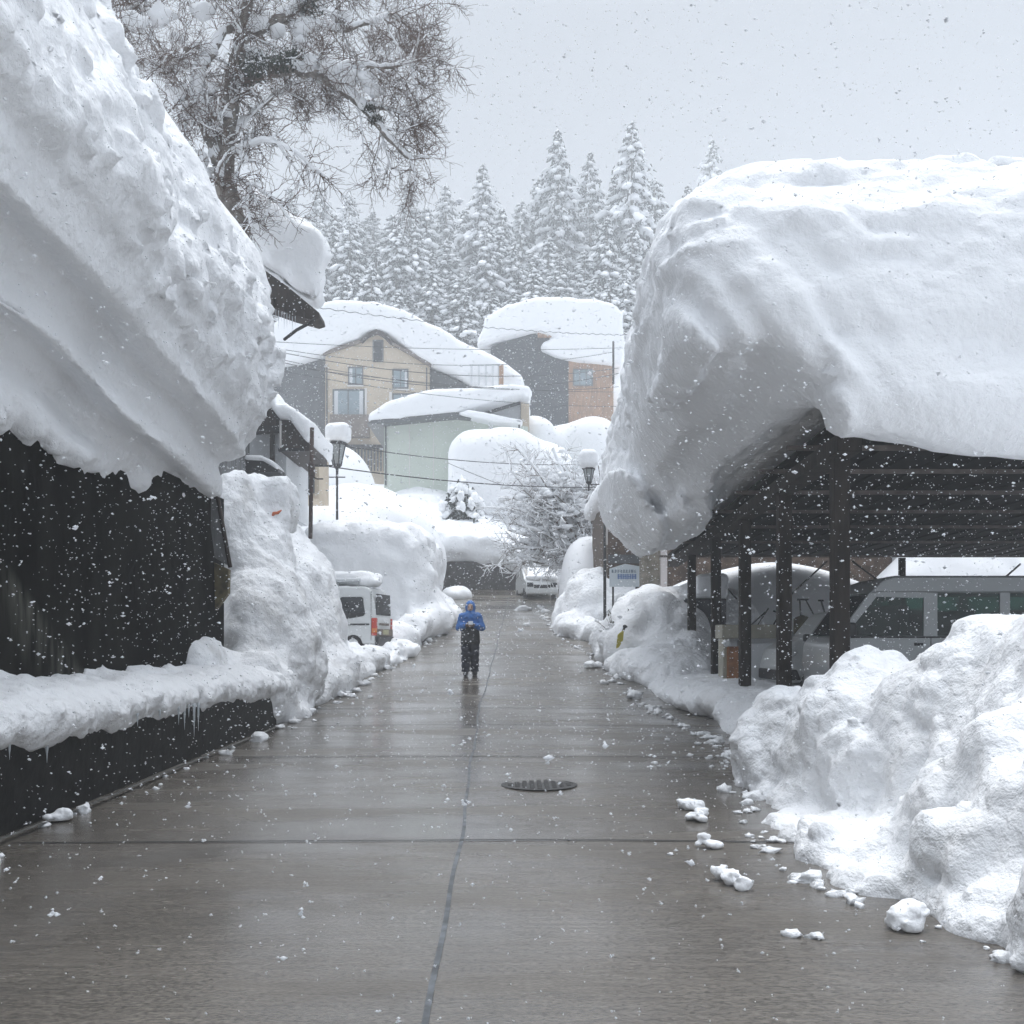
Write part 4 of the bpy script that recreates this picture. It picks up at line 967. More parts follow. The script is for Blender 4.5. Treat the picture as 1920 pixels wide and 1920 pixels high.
for i, px in enumerate(range(525, 1250, 36)):
    conifer(px + r3.uniform(-14, 14), 520 + r3.uniform(-25, 30), 102 + r3.uniform(-3, 3), (3, 2)[i % 2], 'snowy cedar in the dense stand on the slope behind the houses', G2, 1.0)

for i, px in enumerate((1290, 1345, 1400, 1460, 1520, 1600, 1680)):
    conifer(px, 345 + 14 * (i % 3), 124 + 5 * (i % 2), i % 2, 'snowy cedar in the dense stand on the slope behind the houses', G2)

# --- bare branching
class Tubes:
    def __init__(s): s.V = []; s.F = []; s.n = 0
    def add(s, pts, rad, n=3, lift=0.0):
        pts = np.asarray(pts, float); rad = np.asarray(rad, float); m = len(pts)
        d = np.gradient(pts, axis=0); d /= np.linalg.norm(d, axis=1)[:, None] + 1e-9
        ref = np.tile([.31, .17, .93], (m, 1)); ref[np.abs(d @ np.array([.31, .17, .93])) > .93] = (1, 0, 0)
        a = np.cross(d, ref); a /= np.linalg.norm(a, axis=1)[:, None] + 1e-9; u = np.cross(a, d)
        k = 2 * PI * np.arange(n) / n
        R = pts[:, None] + (a[:, None] * np.cos(k)[None, :, None] + u[:, None] * np.sin(k)[None, :, None]) * rad[:, None, None]
        R[..., 2] += lift
        i = np.arange(m - 1)[:, None] * n + np.arange(n)[None]; j = np.arange(m - 1)[:, None] * n + (np.arange(n)[None] + 1) % n
        s.V.append(R.reshape(-1, 3)); s.F.append(np.stack([i, j, j + n, i + n], -1).reshape(-1, 4) + s.n); s.n += m * n
    def mesh(s, name): return mesh_np(name, np.concatenate(s.V), np.concatenate(s.F))

def wander(p, d, L, rng, nseg, jit, grav=0.0):
    pts = [np.array(p, float)]; d = np.array(d, float); d /= np.linalg.norm(d)
    for i in range(nseg):
        d = d + rng.normal(0, jit, 3) + np.array([0, 0, grav]); d /= np.linalg.norm(d)
        pts.append(pts[-1] + d * L / nseg)
    return np.array(pts), d

def sprout(wood, twg, sn, pts, r0, rng, lvl, L, snow_r=.012):
    m = len(pts)
    if lvl == 0: return
    cnt = {3: 9, 2: 10, 1: 8}[lvl]
    for q in range(cnt):
        i = rng.integers(max(1, m // 5), m); p = pts[i]
        d0 = pts[i] - pts[i - 1]; d0 = d0 / np.linalg.norm(d0)
        s_ = rng.normal(0, 1, 3); s_ -= d0 * (s_ @ d0); s_ /= np.linalg.norm(s_)
        d = d0 * rng.uniform(.3, .9) + s_ * rng.uniform(.6, 1.0)
        ll = L * rng.uniform(.5, 1.1)
        P_, _ = wander(p, d, ll, rng, 6, .17, -.03 if lvl > 1 else .01)
        r = r0 * rng.uniform(.45, .65)
        rr = np.linspace(r, max(.0028, r * .3), 7)
        (wood if r > .02 else twg).add(P_, rr, 5 if r > .02 else 3)
        if r > snow_r and rng.random() < .75:
            e = np.linspace(r * 1.25 + .012, r * .5 + .004, 7) * (1 + .25 * rng.normal(0, 1, 7)).clip(.5, 1.6)
            sn.add(P_, e, 6, r * .85)
        sprout(wood, twg, sn, P_, r, rng, lvl - 1, L * .55, snow_r)

TD = 21.0
def tp(px, py, dd=0.0): return np.array([fx(px, TD + dd), TD + dd, fz(py, TD + dd)])
rng = np.random.default_rng(3)
bt = thing('bare_tree', 'big bare tree with snow lined limbs and dark leaf clumps above the left snow mass', 'tree', (float(tp(440, 400)[0]), TD, 5.0))
wood, twg, sn = Tubes(), Tubes(), Tubes()
limbs = [([(462, 560, 0), (446, 440, 0), (420, 345, 0), (424, 270, 0), (432, 200, .1), (440, 130, .2), (455, 60, .2), (470, -40, .3), (490, -150, .3)], .25, .11),
         ([(412, 320, 0), (398, 268, -.1), (376, 222, -.3), (368, 170, -.3), (378, 128, -.3), (402, 92, -.2), (418, 60, -.1), (455, 42, .2), (500, 34, .5), (545, 44, .7)], .13, .05),
         ([(402, 100, -.2), (360, 82, -.6), (330, 108, -.9), (318, 140, -1.1), (262, 120, -1.4), (215, 60, -1.6)], .08, .02),
         ([(432, 160, .1), (480, 140, .2), (540, 128, .3), (600, 140, .3), (650, 175, .2), (688, 210, .2), (722, 252, .1), (752, 285, 0), (770, 305, 0)], .16, .018),
         ([(690, 196, .2), (735, 206, .3), (765, 218, .4), (790, 240, .5)], .045, .012),
         ([(455, 70, .2), (530, 30, .5), (600, -10, .8), (660, -60, 1)], .14, .05),
         ([(560, 40, .6), (640, 60, .8), (695, 42, .9), (740, 28, 1), (770, 55, 1)], .07, .014),
         ([(600, 138, .3), (670, 120, .0), (725, 128, -.2), (765, 116, -.3), (785, 128, -.3)], .07, .012),
         ([(428, 262, 0), (470, 215, .3), (530, 170, .6), (570, 150, .8)], .06, .02),
         ([(425, 290, 0), (490, 262, -.4), (550, 280, -.6), (600, 330, -.7)], .05, .012),
         ([(405, 320, 0), (350, 330, -.3), (320, 300, -.5), (342, 205, -.6)], .05, .012),
         ([(430, 330, 0), (480, 350, -.4), (530, 390, -.6)], .035, .01),
         ([(436, 395, -.3), (462, 380, -.5), (470, 425, -.6)], .03, .01),
         ([(470, -40, .3), (380, -60, 0), (290, -20, -.4), (230, 40, -.6)], .12, .03)]
for pth, r0, r1 in limbs:
    P0 = np.array([tp(*q) for q in pth]); 
    tt = np.linspace(0, len(P0) - 1, (len(P0) - 1) * 4 + 1)
    P_ = np.stack([np.interp(tt, np.arange(len(P0)), P0[:, k]) for k in range(3)], 1)
    P_[1:-1] = (P_[:-2] + P_[1:-1] * 2 + P_[2:]) / 4
    P_ += rng.normal(0, .012, P_.shape)
    R = np.linspace(r0, r1, len(P_)); wood.add(P_, R, 8)
    if r0 < .25:
        sn.add(P_, (R * .95 + .025) * (1 + .25 * rng.normal(0, 1, len(P_))).clip(.5, 1.7), 7, float(np.mean(R)) * .7)
    for rep in range(2): sprout(wood, twg, sn, P_[(8 if r0 > .25 else 0):], max(.022, r0 * .2), rng, 3 if r0 > .05 else 2, 1.15 if r0 > .05 else .8)
off = np.array(bt.location)
for tb, nm, mm in ((wood, 'trunk', M['bark']), (twg, 'twigs', M['twig']), (sn, 'snow_load', M['snow_tree'])):
    for i in range(len(tb.V)): tb.V[i] = tb.V[i] - off
    link(nm, tb.mesh(nm), mm, bt)
S = Soup()
for (px, py, dd, e) in ((562, 52, .6, .22), (566, 80, .6, .16), (572, 110, .6, .1), (585, 120, .2, .2), (620, 126, .2, .26), (660, 145, .1, .2), (690, 150, 0, .2), (300, 130, -.9, .16), (335, 70, -.5, .16), (420, 210, -.2, .14), (265, 115, -1.3, .16), (395, 165, -.2, .14), (700, 170, .1, .18), (350, 205, -.5, .18), (372, 300, -.2, .2), (330, 175, -.6, .2), (345, 120, -.6, .18), (405, 245, .2, .15), (470, 100, .3, .2), (520, 60, .4, .18), (640, 30, .8, .2), (250, 40, -1, .22), (300, 30, -.8, .25), (380, 20, -.3, .22)):
    lump(S, tp(px, py, dd) - off, (e * 1.1, e * .9, e * .8), rng, jit=.3)
link('snow_clumps', S.mesh('snow_clumps'), M['snow_tree'], bt)
for (px, py, dd, e) in ((478, 128, -.3, .40), (520, 120, -.2, .30), (455, 150, -.2, .22), (550, 105, .3, .2), (575, 12, .6, .34), (694, 205, .1, .14), (705, 225, .1, .13)):
    S = Soup(); c = tp(px, py, dd) - off; nl = int(420 * e / .3)
    P_ = rng.normal(0, .5, (nl, 3)) * e * np.array([1, .8, .62]) + c
    for p in P_:
        a = rng.normal(0, 1, 3); a /= np.linalg.norm(a); b_ = np.cross(a, rng.normal(0, 1, 3)); b_ /= np.linalg.norm(b_)
        l, w_ = rng.uniform(.03, .06), rng.uniform(.012, .022)
        S.add(np.array([p - a * l, p + b_ * w_, p + a * l, p - b_ * w_]), np.array([[0, 1, 2], [0, 2, 3]]))
    link('foliage', S.mesh('foliage', False), M['leaf_dark'], bt)

# snowy shrub by the road end
rng = np.random.default_rng(8)
SD = 44.0
sh = thing('bare_shrub', 'large arching bare shrub crusted with snow at the road end', 'shrub', (fx(1110, SD), SD, 4.2))
wood, twg, sn = Tubes(), Tubes(), Tubes(); off = np.array(sh.location)
for q in range(64):
    a = rng.uniform(-1.0, .35); reach = rng.uniform(2.0, 4.2)
    tgt = np.array([fx(rng.uniform(935, 1125), SD) - off[0], rng.uniform(-1.6, 1.2), fz(rng.uniform(845, 1060), SD) - off[2]])
    b0 = np.array([rng.uniform(-.3, .3), rng.uniform(-.3, .3), 0]); mid = b0 * .5 + tgt * .5 + np.array([.3, 0, rng.uniform(.1, 1.0)])
    t_ = np.linspace(0, 1, 10)[:, None]; P_ = (1 - t_) ** 2 * b0 + 2 * t_ * (1 - t_) * mid + t_ ** 2 * tgt
    P_ += rng.normal(0, .03, P_.shape)
    R = np.linspace(.06, .022, 10); wood.add(P_, R, 5)
    if rng.random() < .9: sn.add(P_[2:], (np.linspace(.13, .05, 8) * (1 + .35 * rng.normal(0, 1, 8))).clip(.02, .2), 6, .05)
    sprout(wood, twg, sn, P_[2:], .032, rng, 2, 1.1, .009)
for tb, nm, mm in ((wood, 'stems', M['bark']), (twg, 'twigs', M['twig']), (sn, 'snow_load', M['snow_tree'])): link(nm, tb.mesh(nm), mm, sh)
S = Soup()
for q in range(430):
    p = np.array([fx(rng.normal(1050, 42), SD) - off[0], rng.uniform(-1.4, 1), fz(rng.normal(955, 42), SD) - off[2]]); e = rng.uniform(.06, .20)
    lump(S, p, (e * 1.4, e, e * .7), rng, ICO1, jit=.35)
link('snow_clumps', S.mesh('snow_clumps'), M['snow_tree'], sh)

# small weighed-down conifer
fol, sn_ = conifer_meshes(2.0, 1.2, 77)
fol.materials.append(M['needle']); sn_.materials.append(M['snow_tree'])
sc_ = thing('weeping_conifer', 'small conifer bent under thick snow in front of the pale green building', 'tree', (fx(866, 54.8), 54.8, fz(968, 54.8)))
for nm, me in (('crown', fol), ('snow_load', sn_)):
    o = bpy.data.objects.new(nm, me); C.objects.link(o); o.parent = sc_
tr = MB().tube([(0, 0, -.5), (0, 0, 1.9)], [.09, .02], 6).build('trunk', M['bark'], sc_, local=True)
S = Soup(); rng = np.random.default_rng(4)
for q in range(26):
    a = rng.uniform(0, 2 * PI); s_ = rng.uniform(.2, 1); e = rng.uniform(.16, .3)
    lump(S, (math.cos(a) * 1.3 * s_, math.sin(a) * 1.3 * s_, 1.5 * (1 - s_) + .3), (e * .8, e * .8, e * 1.3), rng)
o = link('snow_clumps', S.mesh('snow_clumps'), M['snow_tree'], sc_)

# ragged twigs on the right bank
rng = np.random.default_rng(21)
fd = 26.8
fp = thing('buried_bush', 'half buried dark leaved bush poking out of the right snowbank', 'bush', (fx(1160, fd), fd, 1.88))
fp.scale = (.75, .75, .75)
twg = Tubes(); S = Soup(); S2 = Soup()
for q in range(34):
    P_, _ = wander((rng.uniform(-.25, .25), rng.uniform(-.2, .2), -.1), (rng.normal(.1, .5), rng.normal(-.3, .4), 1), rng.uniform(.4, 1.0), rng, 6, .2, -.06)
    twg.add(P_, np.linspace(.014, .004, 7), 4)
    for p in P_[2:]:
        if rng.random() < .8:
            a = rng.normal(0, 1, 3); a /= np.linalg.norm(a); b_ = np.cross(a, rng.normal(0, 1, 3)); b_ /= np.linalg.norm(b_)
            S.add(np.array([p - a * .07, p + b_ * .03, p + a * .07, p - b_ * .03]), np.array([[0, 1, 2], [0, 2, 3]]))
    if rng.random() < .6: lump(S2, P_[-1], (.10, .09, .06), rng, ICO1)
link('twigs', twg.mesh('twigs'), M['twig'], fp); link('leaves', S.mesh('leaves', False), M['leaf_dark'], fp); link('snow_clumps', S2.mesh('snow_clumps'), M['snow_tree'], fp)
# ------------------------------------------------------------------ lamps, pole, wires
M['lamp_glass'] = mat('frosted lamp glass', (.42, .45, .46), .25, trans=.25)
def street_lamp(px, head_top, head_bot, w, d, base_z, label, cap_label, cap_px, arm=None):
    x = fx(px, d); s = w / 1920 * d / 2; zt, zb = fz(head_top, d), fz(head_bot, d)
    t = thing('street_lamp', label, 'street lamp', (x, d, base_z))
    H = zt - zb
    MB().lathe([(s * 1.15, 0), (s * 1.18, H * .06), (s * .7, H * .16), (s * .2, H * .2)], (x, d, zt - H * .14), 6).build('hood', M['iron'], t)
    MB().lathe([(s * .42, 0), (s * .88, H * .78)], (x, d, zb + H * .08), 6).build('glass', M['lamp_glass'], t)
    f = MB()
    for k in range(6):
        a = 2 * PI * k / 6
        f.tube([(x + math.cos(a) * s * .45, d + math.sin(a) * s * .45, zb + H * .05), (x + math.cos(a) * s * .93, d + math.sin(a) * s * .93, zt - H * .12)], s * .07, 5)
    f.lathe([(s * .5, 0), (s * .55, H * .04), (s * .5, H * .08)], (x, d, zb + H * .02), 8)
    f.build('cage', M['iron'], t)
    MB().lathe([(s * .10, -H * .5), (s * .16, -H * .1), (s * .42, -.0), (s * .5, H * .03)], (x, d, zb), 8).build('collar', M['iron'], t)
    MB().tube([(x, d, base_z), (x, d, zb)], s * .14, 8).build('post', M['iron'], t)
    MB().tube([(x - s * .9, d, zb - H * .42), (x + s * .9, d, zb - H * .42)], s * .07, 5).build('cross_bar', M['iron'], t)
    if arm: MB().tube([(x, d, fz(arm[1], d)), (fx(arm[0], d), d, fz(arm[1], d))], s * .1, 6).build('arm', M['iron'], t)
    x0, x1, y0, y1 = cap_px
    hw, hz = (fx(x1, d) - fx(x0, d)) / 2, (fz(y0, d) - fz(y1, d)) / 2
    snow('settled_snow', ((fx(x0, d) - .15, fx(x1, d) + .15), (d - hw - .15, d + hw + .15), (fz(y1, d) - .1, fz(y0, d) + .15)), .03,
         rbox(((fx(x0, d) + fx(x1, d)) / 2, d, (fz(y0, d) + fz(y1, d)) / 2), (hw, hw * .95, hz), min(hw, hz) * .7), M['snow'], cap_label, noise=((2, .03), (6, .01)))
street_lamp(632, 828, 875, 34, 40, 5.0, 'old style street lamp with lantern head beside the rusty pole', 'thick rounded snow cap on the lantern by the rusty pole', (611, 657, 795, 830))
street_lamp(1104, 876, 906, 22, 33, fz(920, 33), 'lantern street lamp half hidden by the right snow block', 'square snow cap on the lantern beside the right snow block', (1085, 1120, 843, 879), arm=(1136, 908))

D = 30
po = thing('rusty_pole', 'thin rusty pole with side brackets left of the road', 'pole', (fx(583, D), D, 2))
MB().tube([(fx(582, D), D, fz(1010, D)), (fx(585, D), D, fz(802, D))], .062, 8).build('shaft', M['rust'], po)
MB().tube([(fx(586, D), D, fz(872, D)), (fx(632, D), D + .2, fz(871, D))], .022, 6).build('bracket', M['iron'], po)
MB().tube([(fx(586, D), D, fz(893, D)), (fx(594, D), D, fz(898, D)), (fx(606, D), D, fz(898, D))], .022, 6).build('bracket', M['iron'], po)
MB().box(fx(579, D), fx(590, D), D - .1, D + .1, fz(893, D), fz(870, D), .02).build('clamp', M['rust'], po)
D = 33
pp = thing('lamp_pole', 'dark pole with a pale conduit at the right snow block', 'pole', (fx(1135, D), D, 1.5))
MB().tube([(fx(1134, D), D, 1.5), (fx(1134, D), D, fz(890, D))], .05, 8).build('shaft', M['iron'], pp)
MB().tube([(fx(1137.5, D), D - .06, fz(1022, D)), (fx(1137.5, D), D - .06, fz(905, D))], .03, 8).build('conduit', M['trim'], pp)
wp = thing('wire_post', 'short dark post on the charcoal house roof snow holding the wires', 'post', (fx(1150, 70), 70, fz(668, 70)))
MB().tube([(fx(1150, 70), 70, fz(720, 70)), (fx(1150, 70), 70, fz(640, 70))], .08, 6).build('post', M['iron'], wp)

M['wire'] = mat('wire', (.03, .032, .034), .6)
def wire(a, b_, d0, d1, sag, r=.016, lab='thin dark overhead wire crossing in front of the tan house', grp='overhead wires before the tan house', spiral=False):
    n = 40 if not spiral else 160; P_ = []
    p, q = np.array([fx(a[0], d0), d0, fz(a[1], d0)]), np.array([fx(b_[0], d1), d1, fz(b_[1], d1)])
    for i in range(n + 1):
        t = i / n; v = p + (q - p) * t; v[2] -= 4 * sag * t * (1 - t)
        if spiral: v = v + np.array([0, math.cos(i * 1.2), math.sin(i * 1.2)]) * .035
        P_.append(v)
    T = Tubes(); T.add(P_, [r] * (n + 1), 4)
    tag(link('overhead_wire', T.mesh('overhead_wire'), M['wire']), lab, 'wire', grp)
wire((500, 640), (1165, 652), 52, 66, .25)
wire((500, 650), (1150, 660), 52, 66, .9)
wire((500, 655), (1160, 690), 52, 66, .9, .02)
wire((500, 668), (1160, 725), 52, 66, .8)
wire((500, 672), (1160, 700), 54, 66, 1.2, .022)
wire((500, 690), (1160, 762), 52, 66, .5)
wire((560, 690), (1150, 735), 52, 66, .3)
wire((585, 575), (1175, 628), 52, 70, .3, .018, 'curly spiral wrapped overhead cable, highest of the wires', None, True)
wire((640, 835), (1160, 868), 40, 52, .35, .018, 'overhead wire passing before the pale green building, upper of the low pair', None)
wire((606, 873), (1180, 912), 30, 42, .25, .018, 'overhead wire leaving the rusty pole toward the shrub, lowest of all', None)
wire((840, 868), (1100, 960), 50, 46, .15, .014, 'slanting thin wire before the snow mound at the shrub', None)

# ------------------------------------------------------------------ white van on the left
vd = 28.2
van2 = thing('parked_van', 'small white van with a red rear lamp parked between the left snowbanks', 'van', (-3.72, 27.8, float(zr(28)) + .05), math.radians(-11))
def lp(pts): return pts
L = True
b2 = MB()
# local: +x rear (towards road), side facing -y
prof = [(0, .28), (.02, .95), (-.04, 1.45), (-.16, 1.80), (-.30, 1.86), (-2.4, 1.86), (-2.9, 1.15), (-3.3, .95), (-3.35, .3)]
b2.prism(prof, 0, 1.42, bev=.05); b2.build('body', M['white_paint'], van2, True)
def rounded(x0, x1, z0, z1, r, n=4):
    out = []
    for cx_, cz_, a0 in ((x1 - r, z1 - r, 0), (x0 + r, z1 - r, PI / 2), (x0 + r, z0 + r, PI), (x1 - r, z0 + r, 1.5 * PI)):
        out += [(cx_ + r * math.cos(a0 + PI / 2 * i / n), cz_ + r * math.sin(a0 + PI / 2 * i / n)) for i in range(n + 1)]
    return out
MB().prism(rounded(-1.02, -.30, 1.12, 1.60, .09), -.02, .03).build('window_frame', M['plastic'], van2, True)
MB().prism(rounded(-.99, -.33, 1.15, 1.57, .07), -.03, .02).build('side_window', M['win_dark'], van2, True)
MB().prism(rounded(-2.0, -1.12, 1.12, 1.60, .09), -.02, .03).build('side_window', M['win_dark'], van2, True)
MB().box(-1.9, -.16, -.025, .02, .80, .845, .008).build('slide_rail', M['plastic'], van2, True)
MB().box(-.115, -.105, -.008, .02, .4, 1.72).box(-1.072, -1.064, -.008, .02, .4, 1.7).build('door_seam', M['plastic'], van2, True)
tl = MB().box(-.10, .045, -.02, .10, .52, 1.0, .02).build('tail_light', M['lens_red'], van2, True)
MB().box(-.085, .052, -.028, .09, .60, .72, .012).build('amber_lens', M['lens_amber'], tl, True)
MB().box(-.10, .045, 1.32, 1.44, .52, 1.0, .02).build('tail_light', M['lens_red'], van2, True)
MB().prism([(.10, 1.08), (1.32, 1.08), (1.26, 1.66), (.16, 1.66)], -.02, .02, axis='x').build('rear_window', M['win_dark'], van2, True)
rw = van2.children[-1]; rw.rotation_euler = (0, math.radians(-9), 0); rw.location = (.20, 0, -.0)
MB().box(.0, .07, .03, 1.39, .50, .70, .02).build('dirty_panel', M['tan_dark'], van2, True)
MB().box(.0, .09, .0, 1.42, .22, .50, .03).build('bumper', M['plastic'], van2, True)
MB().box(.065, .085, .45, .95, .55, .68).build('number_plate', mat('number plate', (.38, .36, .22), .5), van2, True)
MB().box(.02, .05, .3, 1.1, .80, .86, .01).build('garnish', M['tan_dark'], van2, True)
for x in (-.62, -2.75):
    wl = MB().lathe([(.05, -.08), (.25, -.08), (.28, -.03), (.28, .08), (.05, .08)], (x, .06, .28), 18, 'y').build('wheel', M['rubber'], van2, True)
    MB().lathe([(.02, -.10), (.16, -.095), (.16, -.06)], (x, .06, .28), 14, 'y').build('rim', M['chrome'], wl, True)
rk = MB()
for y in (.12, 1.30): rk.tube([(-.45, y, 2.0), (-2.3, y, 2.0)], .022, 6)
for x in (-.5, -1.1, -1.7, -2.25): rk.tube([(x, .12, 1.86), (x, .12, 2.0), (x, 1.3, 2.0), (x, 1.3, 1.86)], .016, 6)
rk.build('roof_rack', M['chrome'], van2, True)
MB().box(-1.85, -.42, .10, .62, 1.985, 2.09, .04).build('ladder_box', M['white_wall'], van2, True)
snow('settled_snow', ((-6.8, -3.4), (27.3, 30.2), (3.0, 3.75)), .05, union([rbox((-4.95, 28.9, 3.32), (1.2, .55, .16), .12, math.radians(-14)), ell((-4.0, 28.5, 3.2), (.4, .5, .13))], .2), M['snow'], 'snow lying on the roof of the small white van on the left', noise=((1.5, .05), (5, .02)))
snow('snowbank', ((-6.2, -2.6), (24.6, 30.2), (.2, 2.2)), .055, union([ell((-4.5, 26.4, .95), (.75, 1.1, .62)), ell((-3.1, 28.9, 1.25), (.55, 1.5, .32)), ell((-3.35, 27.1, 1.02), (.5, .9, .28)), ell((-5.2, 26.7, 1.2), (.6, .9, .9))], .35), M['snow'],
     'crumbly snow heaped around the rear of the small white van', noise=((1.2, .12), (4, .05)), billow=((3, .06),))

# snow covered car at the road end
kd = 47.5
kc = thing('parked_car', 'small car thickly covered in snow parked under the shrub at the road end', 'car', (fx(1016, kd), kd, float(zr(kd))), math.radians(8))
MB().prism([(-.05, .32), (-.08, .62), (.05, .86), (.7, .98), (1.35, 1.48), (1.6, 1.55), (3.1, 1.55), (3.45, .9), (3.5, .34)], -.74, .74, axis='x', bev=.06).build('body', M['white_paint'], kc, True)
MB().prism([(.0, .20), (-.10, .28), (-.10, .5), (.0, .56)], -.75, .75, axis='x', bev=.03).build('bumper', M['white_paint'], kc, True)
for s_ in (-1, 1):
    MB().box(s_ * .56 - .15, s_ * .56 + .15, -.10, .05, .56, .76, .03).build('headlight', M['win_dark'], kc, True)
    for y in (.65, 2.8): MB().lathe([(.05, -.08), (.26, -.08), (.28, 0), (.26, .08), (.05, .08)], (s_ * .68, y, .28), 16, 'x').build('wheel', M['rubber'], kc, True)
MB().box(-.38, .38, -.10, -.04, .50, .66, .01).build('grille', M['plastic'], kc, True)
MB().prism([(.74, 1.0), (1.34, 1.46), (1.30, 1.47), (.70, 1.01)], -.62, .62, axis='x').build('windshield', M['win_dark'], kc, True)
for x in (-.20, .24): MB().tube([(x, .68, 1.06), (x + .06, 1.28, 1.56)], .018, 5).build('wiper', M['plastic'], kc, True)
X0, Y0, Z0 = fx(1016, kd), kd, float(zr(kd))
kcs = union([rbox((X0 - .05, Y0 + 2.3, Z0 + 1.66), (.74, .95, .16), .13), rbox((X0, Y0 + .35, Z0 + .98), (.72, .36, .11), .09)], .05)
def car_snow(X, Y, Z):
    a = kcs(X, Y, Z); d = np.abs((Z - Z0 - 1.02) * .80 - (Y - Y0 - .72) * .62 - .04) - .05
    return smin(a, smax(smax(d, np.abs(X - X0) - .66, .05), np.abs(Y - Y0 - 1.02) - .42, .05), .06)
snow('settled_snow', ((X0 - 1, X0 + 1), (Y0 - .3, Y0 + 3.6), (Z0 + .6, Z0 + 2.1)), .045, car_snow, M['snow'], 'snow blanket on the bonnet and roof of the car at the road end', noise=((2, .03), (6, .012)))

# orange tape on the left bank
od = 20.0
ot = thing('orange_tape', 'scrap of orange tape sticking out of the block of snow on the left', 'tape', (fx(524, od), od - .1, fz(968, od)))
MB().tube([(fx(515, od), 19.75, fz(975, od)), (fx(520, od), 19.7, fz(966, od)), (fx(527, od), 19.72, fz(965, od)), (fx(534, od), 19.8, fz(958, od))], [.02, .035, .03, .02], 6).build('strip', mat('orange plastic', (.50, .13, .05), .6), ot)

# ------------------------------------------------------------------ person walking
pd = 24.5; px0 = fx(882, pd); pz = float(zr(pd)) + .003
def skin(name, fs, k, bounds, h, m, parent, clip=None):
    f = union(fs, k)
    g = (lambda X, Y, Z: clip(f(X, Y, Z), X, Y, Z)) if clip else f
    ax = [np.arange(a, b_ + h, h, dtype=np.float32) for a, b_ in bounds]
    X, Y, Z = np.meshgrid(*ax, indexing='ij'); F = np.asarray(g(X, Y, Z)).copy()
    F[0] = F[-1] = 1; F[:, 0] = F[:, -1] = 1; F[:, :, 0] = F[:, :, -1] = 1
    V, q = surface_nets(F, [b_[0] for b_ in bounds], h)
    return link(name, mesh_np(name, V, q), m, parent)
pe = thing('person', 'person in a blue hooded jacket and dark trousers walking down the road with hands together', 'person', (px0, pd, pz))
M['skin'] = mat('skin', (.42, .28, .21), .6)
M['jacket'] = mat('blue jacket', (.02, .12, .37), .55, var=.25, scale=9, bump=.5, bscale=12)
M['coat'] = mat('dark coat', (.018, .019, .022), .7, var=.4, scale=9, bump=.4, bscale=14)
M['trouser'] = mat('dark trousers', (.014, .018, .034), .8, var=.4, scale=9, bump=.4, bscale=14)
M['boot'] = mat('dark boots', (.012, .011, .011), .6)
M['glove'] = mat('brown gloves', (.12, .085, .07), .8)
# joints (facing the camera, -y)
hipL, hipR = (-.10, 0, .90), (.10, 0, .90)
kneeL, kneeR = (-.105, -.06, .50), (.095, .01, .50)
ankL, ankR = (-.11, -.02, .09), (.10, .09, .10)
shL, shR = (-.19, .01, 1.42), (.19, .01, 1.42)
elL, elR = (-.255, -.03, 1.15), (.265, -.05, 1.16)
wrL, wrR = (-.09, -.26, 1.20), (.09, -.26, 1.20)
def fingers(w, s_):
    out = [rcone(w, (w[0] - s_ * .045, w[1] - .035, w[2] + .01), .028, .034)]
    for i in range(4):
        b0 = (w[0] - s_ * (.045 + .012 * i), w[1] - .055, w[2] + .03 - .018 * i); L_ = (.030, .035, .033, .026)[i]
        m_ = (b0[0] - s_ * L_, b0[1] - .012, b0[2]); e_ = (m_[0] - s_ * .004, m_[1] + .022, m_[2])
        out += [rcone(b0, m_, .011, .010), rcone(m_, e_, .010, .008)]
    out += [rcone((w[0] - s_ * .02, w[1] - .03, w[2] + .03), (w[0] - s_ * .035, w[1] - .03, w[2] + .065), .012, .009)]
    return out
body = [rcone(hipL, kneeL, .085, .058), rcone(kneeL, ankL, .055, .038), rcone(hipR, kneeR, .085, .058), rcone(kneeR, ankR, .055, .038),
        rcone(ankL, (-.12, -.16, .035), .042, .034), rcone(ankR, (.11, -.05, .04), .042, .034),
        rcone((0, 0, .92), (0, 0, 1.15), .145, .135), rcone((0, 0, 1.15), (0, .0, 1.36), .14, .16), rcone((-.12, 0, 1.40), (.12, 0, 1.40), .075, .075),
        rcone(shL, elL, .055, .043), rcone(elL, wrL, .040, .027), rcone(shR, elR, .055, .043), rcone(elR, wrR, .040, .027),
        rcone((0, 0, 1.42), (0, -.01, 1.56), .058, .056), ell((0, -.02, 1.635), (.078, .095, .115)), ell((0, -.055, 1.585), (.055, .06, .06)),
        rcone((0, -.112, 1.635), (0, -.132, 1.60), .012, .017), ell((-.079, .0, 1.62), (.014, .024, .034)), ell((.079, .0, 1.62), (.014, .024, .034))] + fingers(wrL, -1) + fingers(wrR, 1)
BB = ((-.45, .45), (-.42, .28), (-.02, 1.80))
bo = skin('body', body, .025, BB, .011, M['skin'], pe)
for s_ in (-1, 1): 
    e = MB().lathe([(.002, -.012), (.012, -.004), (.012, .004), (.002, .010)], (s_ * .032, -.108, 1.645), 8, 'y').build('eye', M['plastic'], pe, True)
MB().box(-.025, .025, -.116, -.106, 1.572, 1.580, .003).build('mouth', mat('lips', (.28, .12, .10), .6), pe, True)
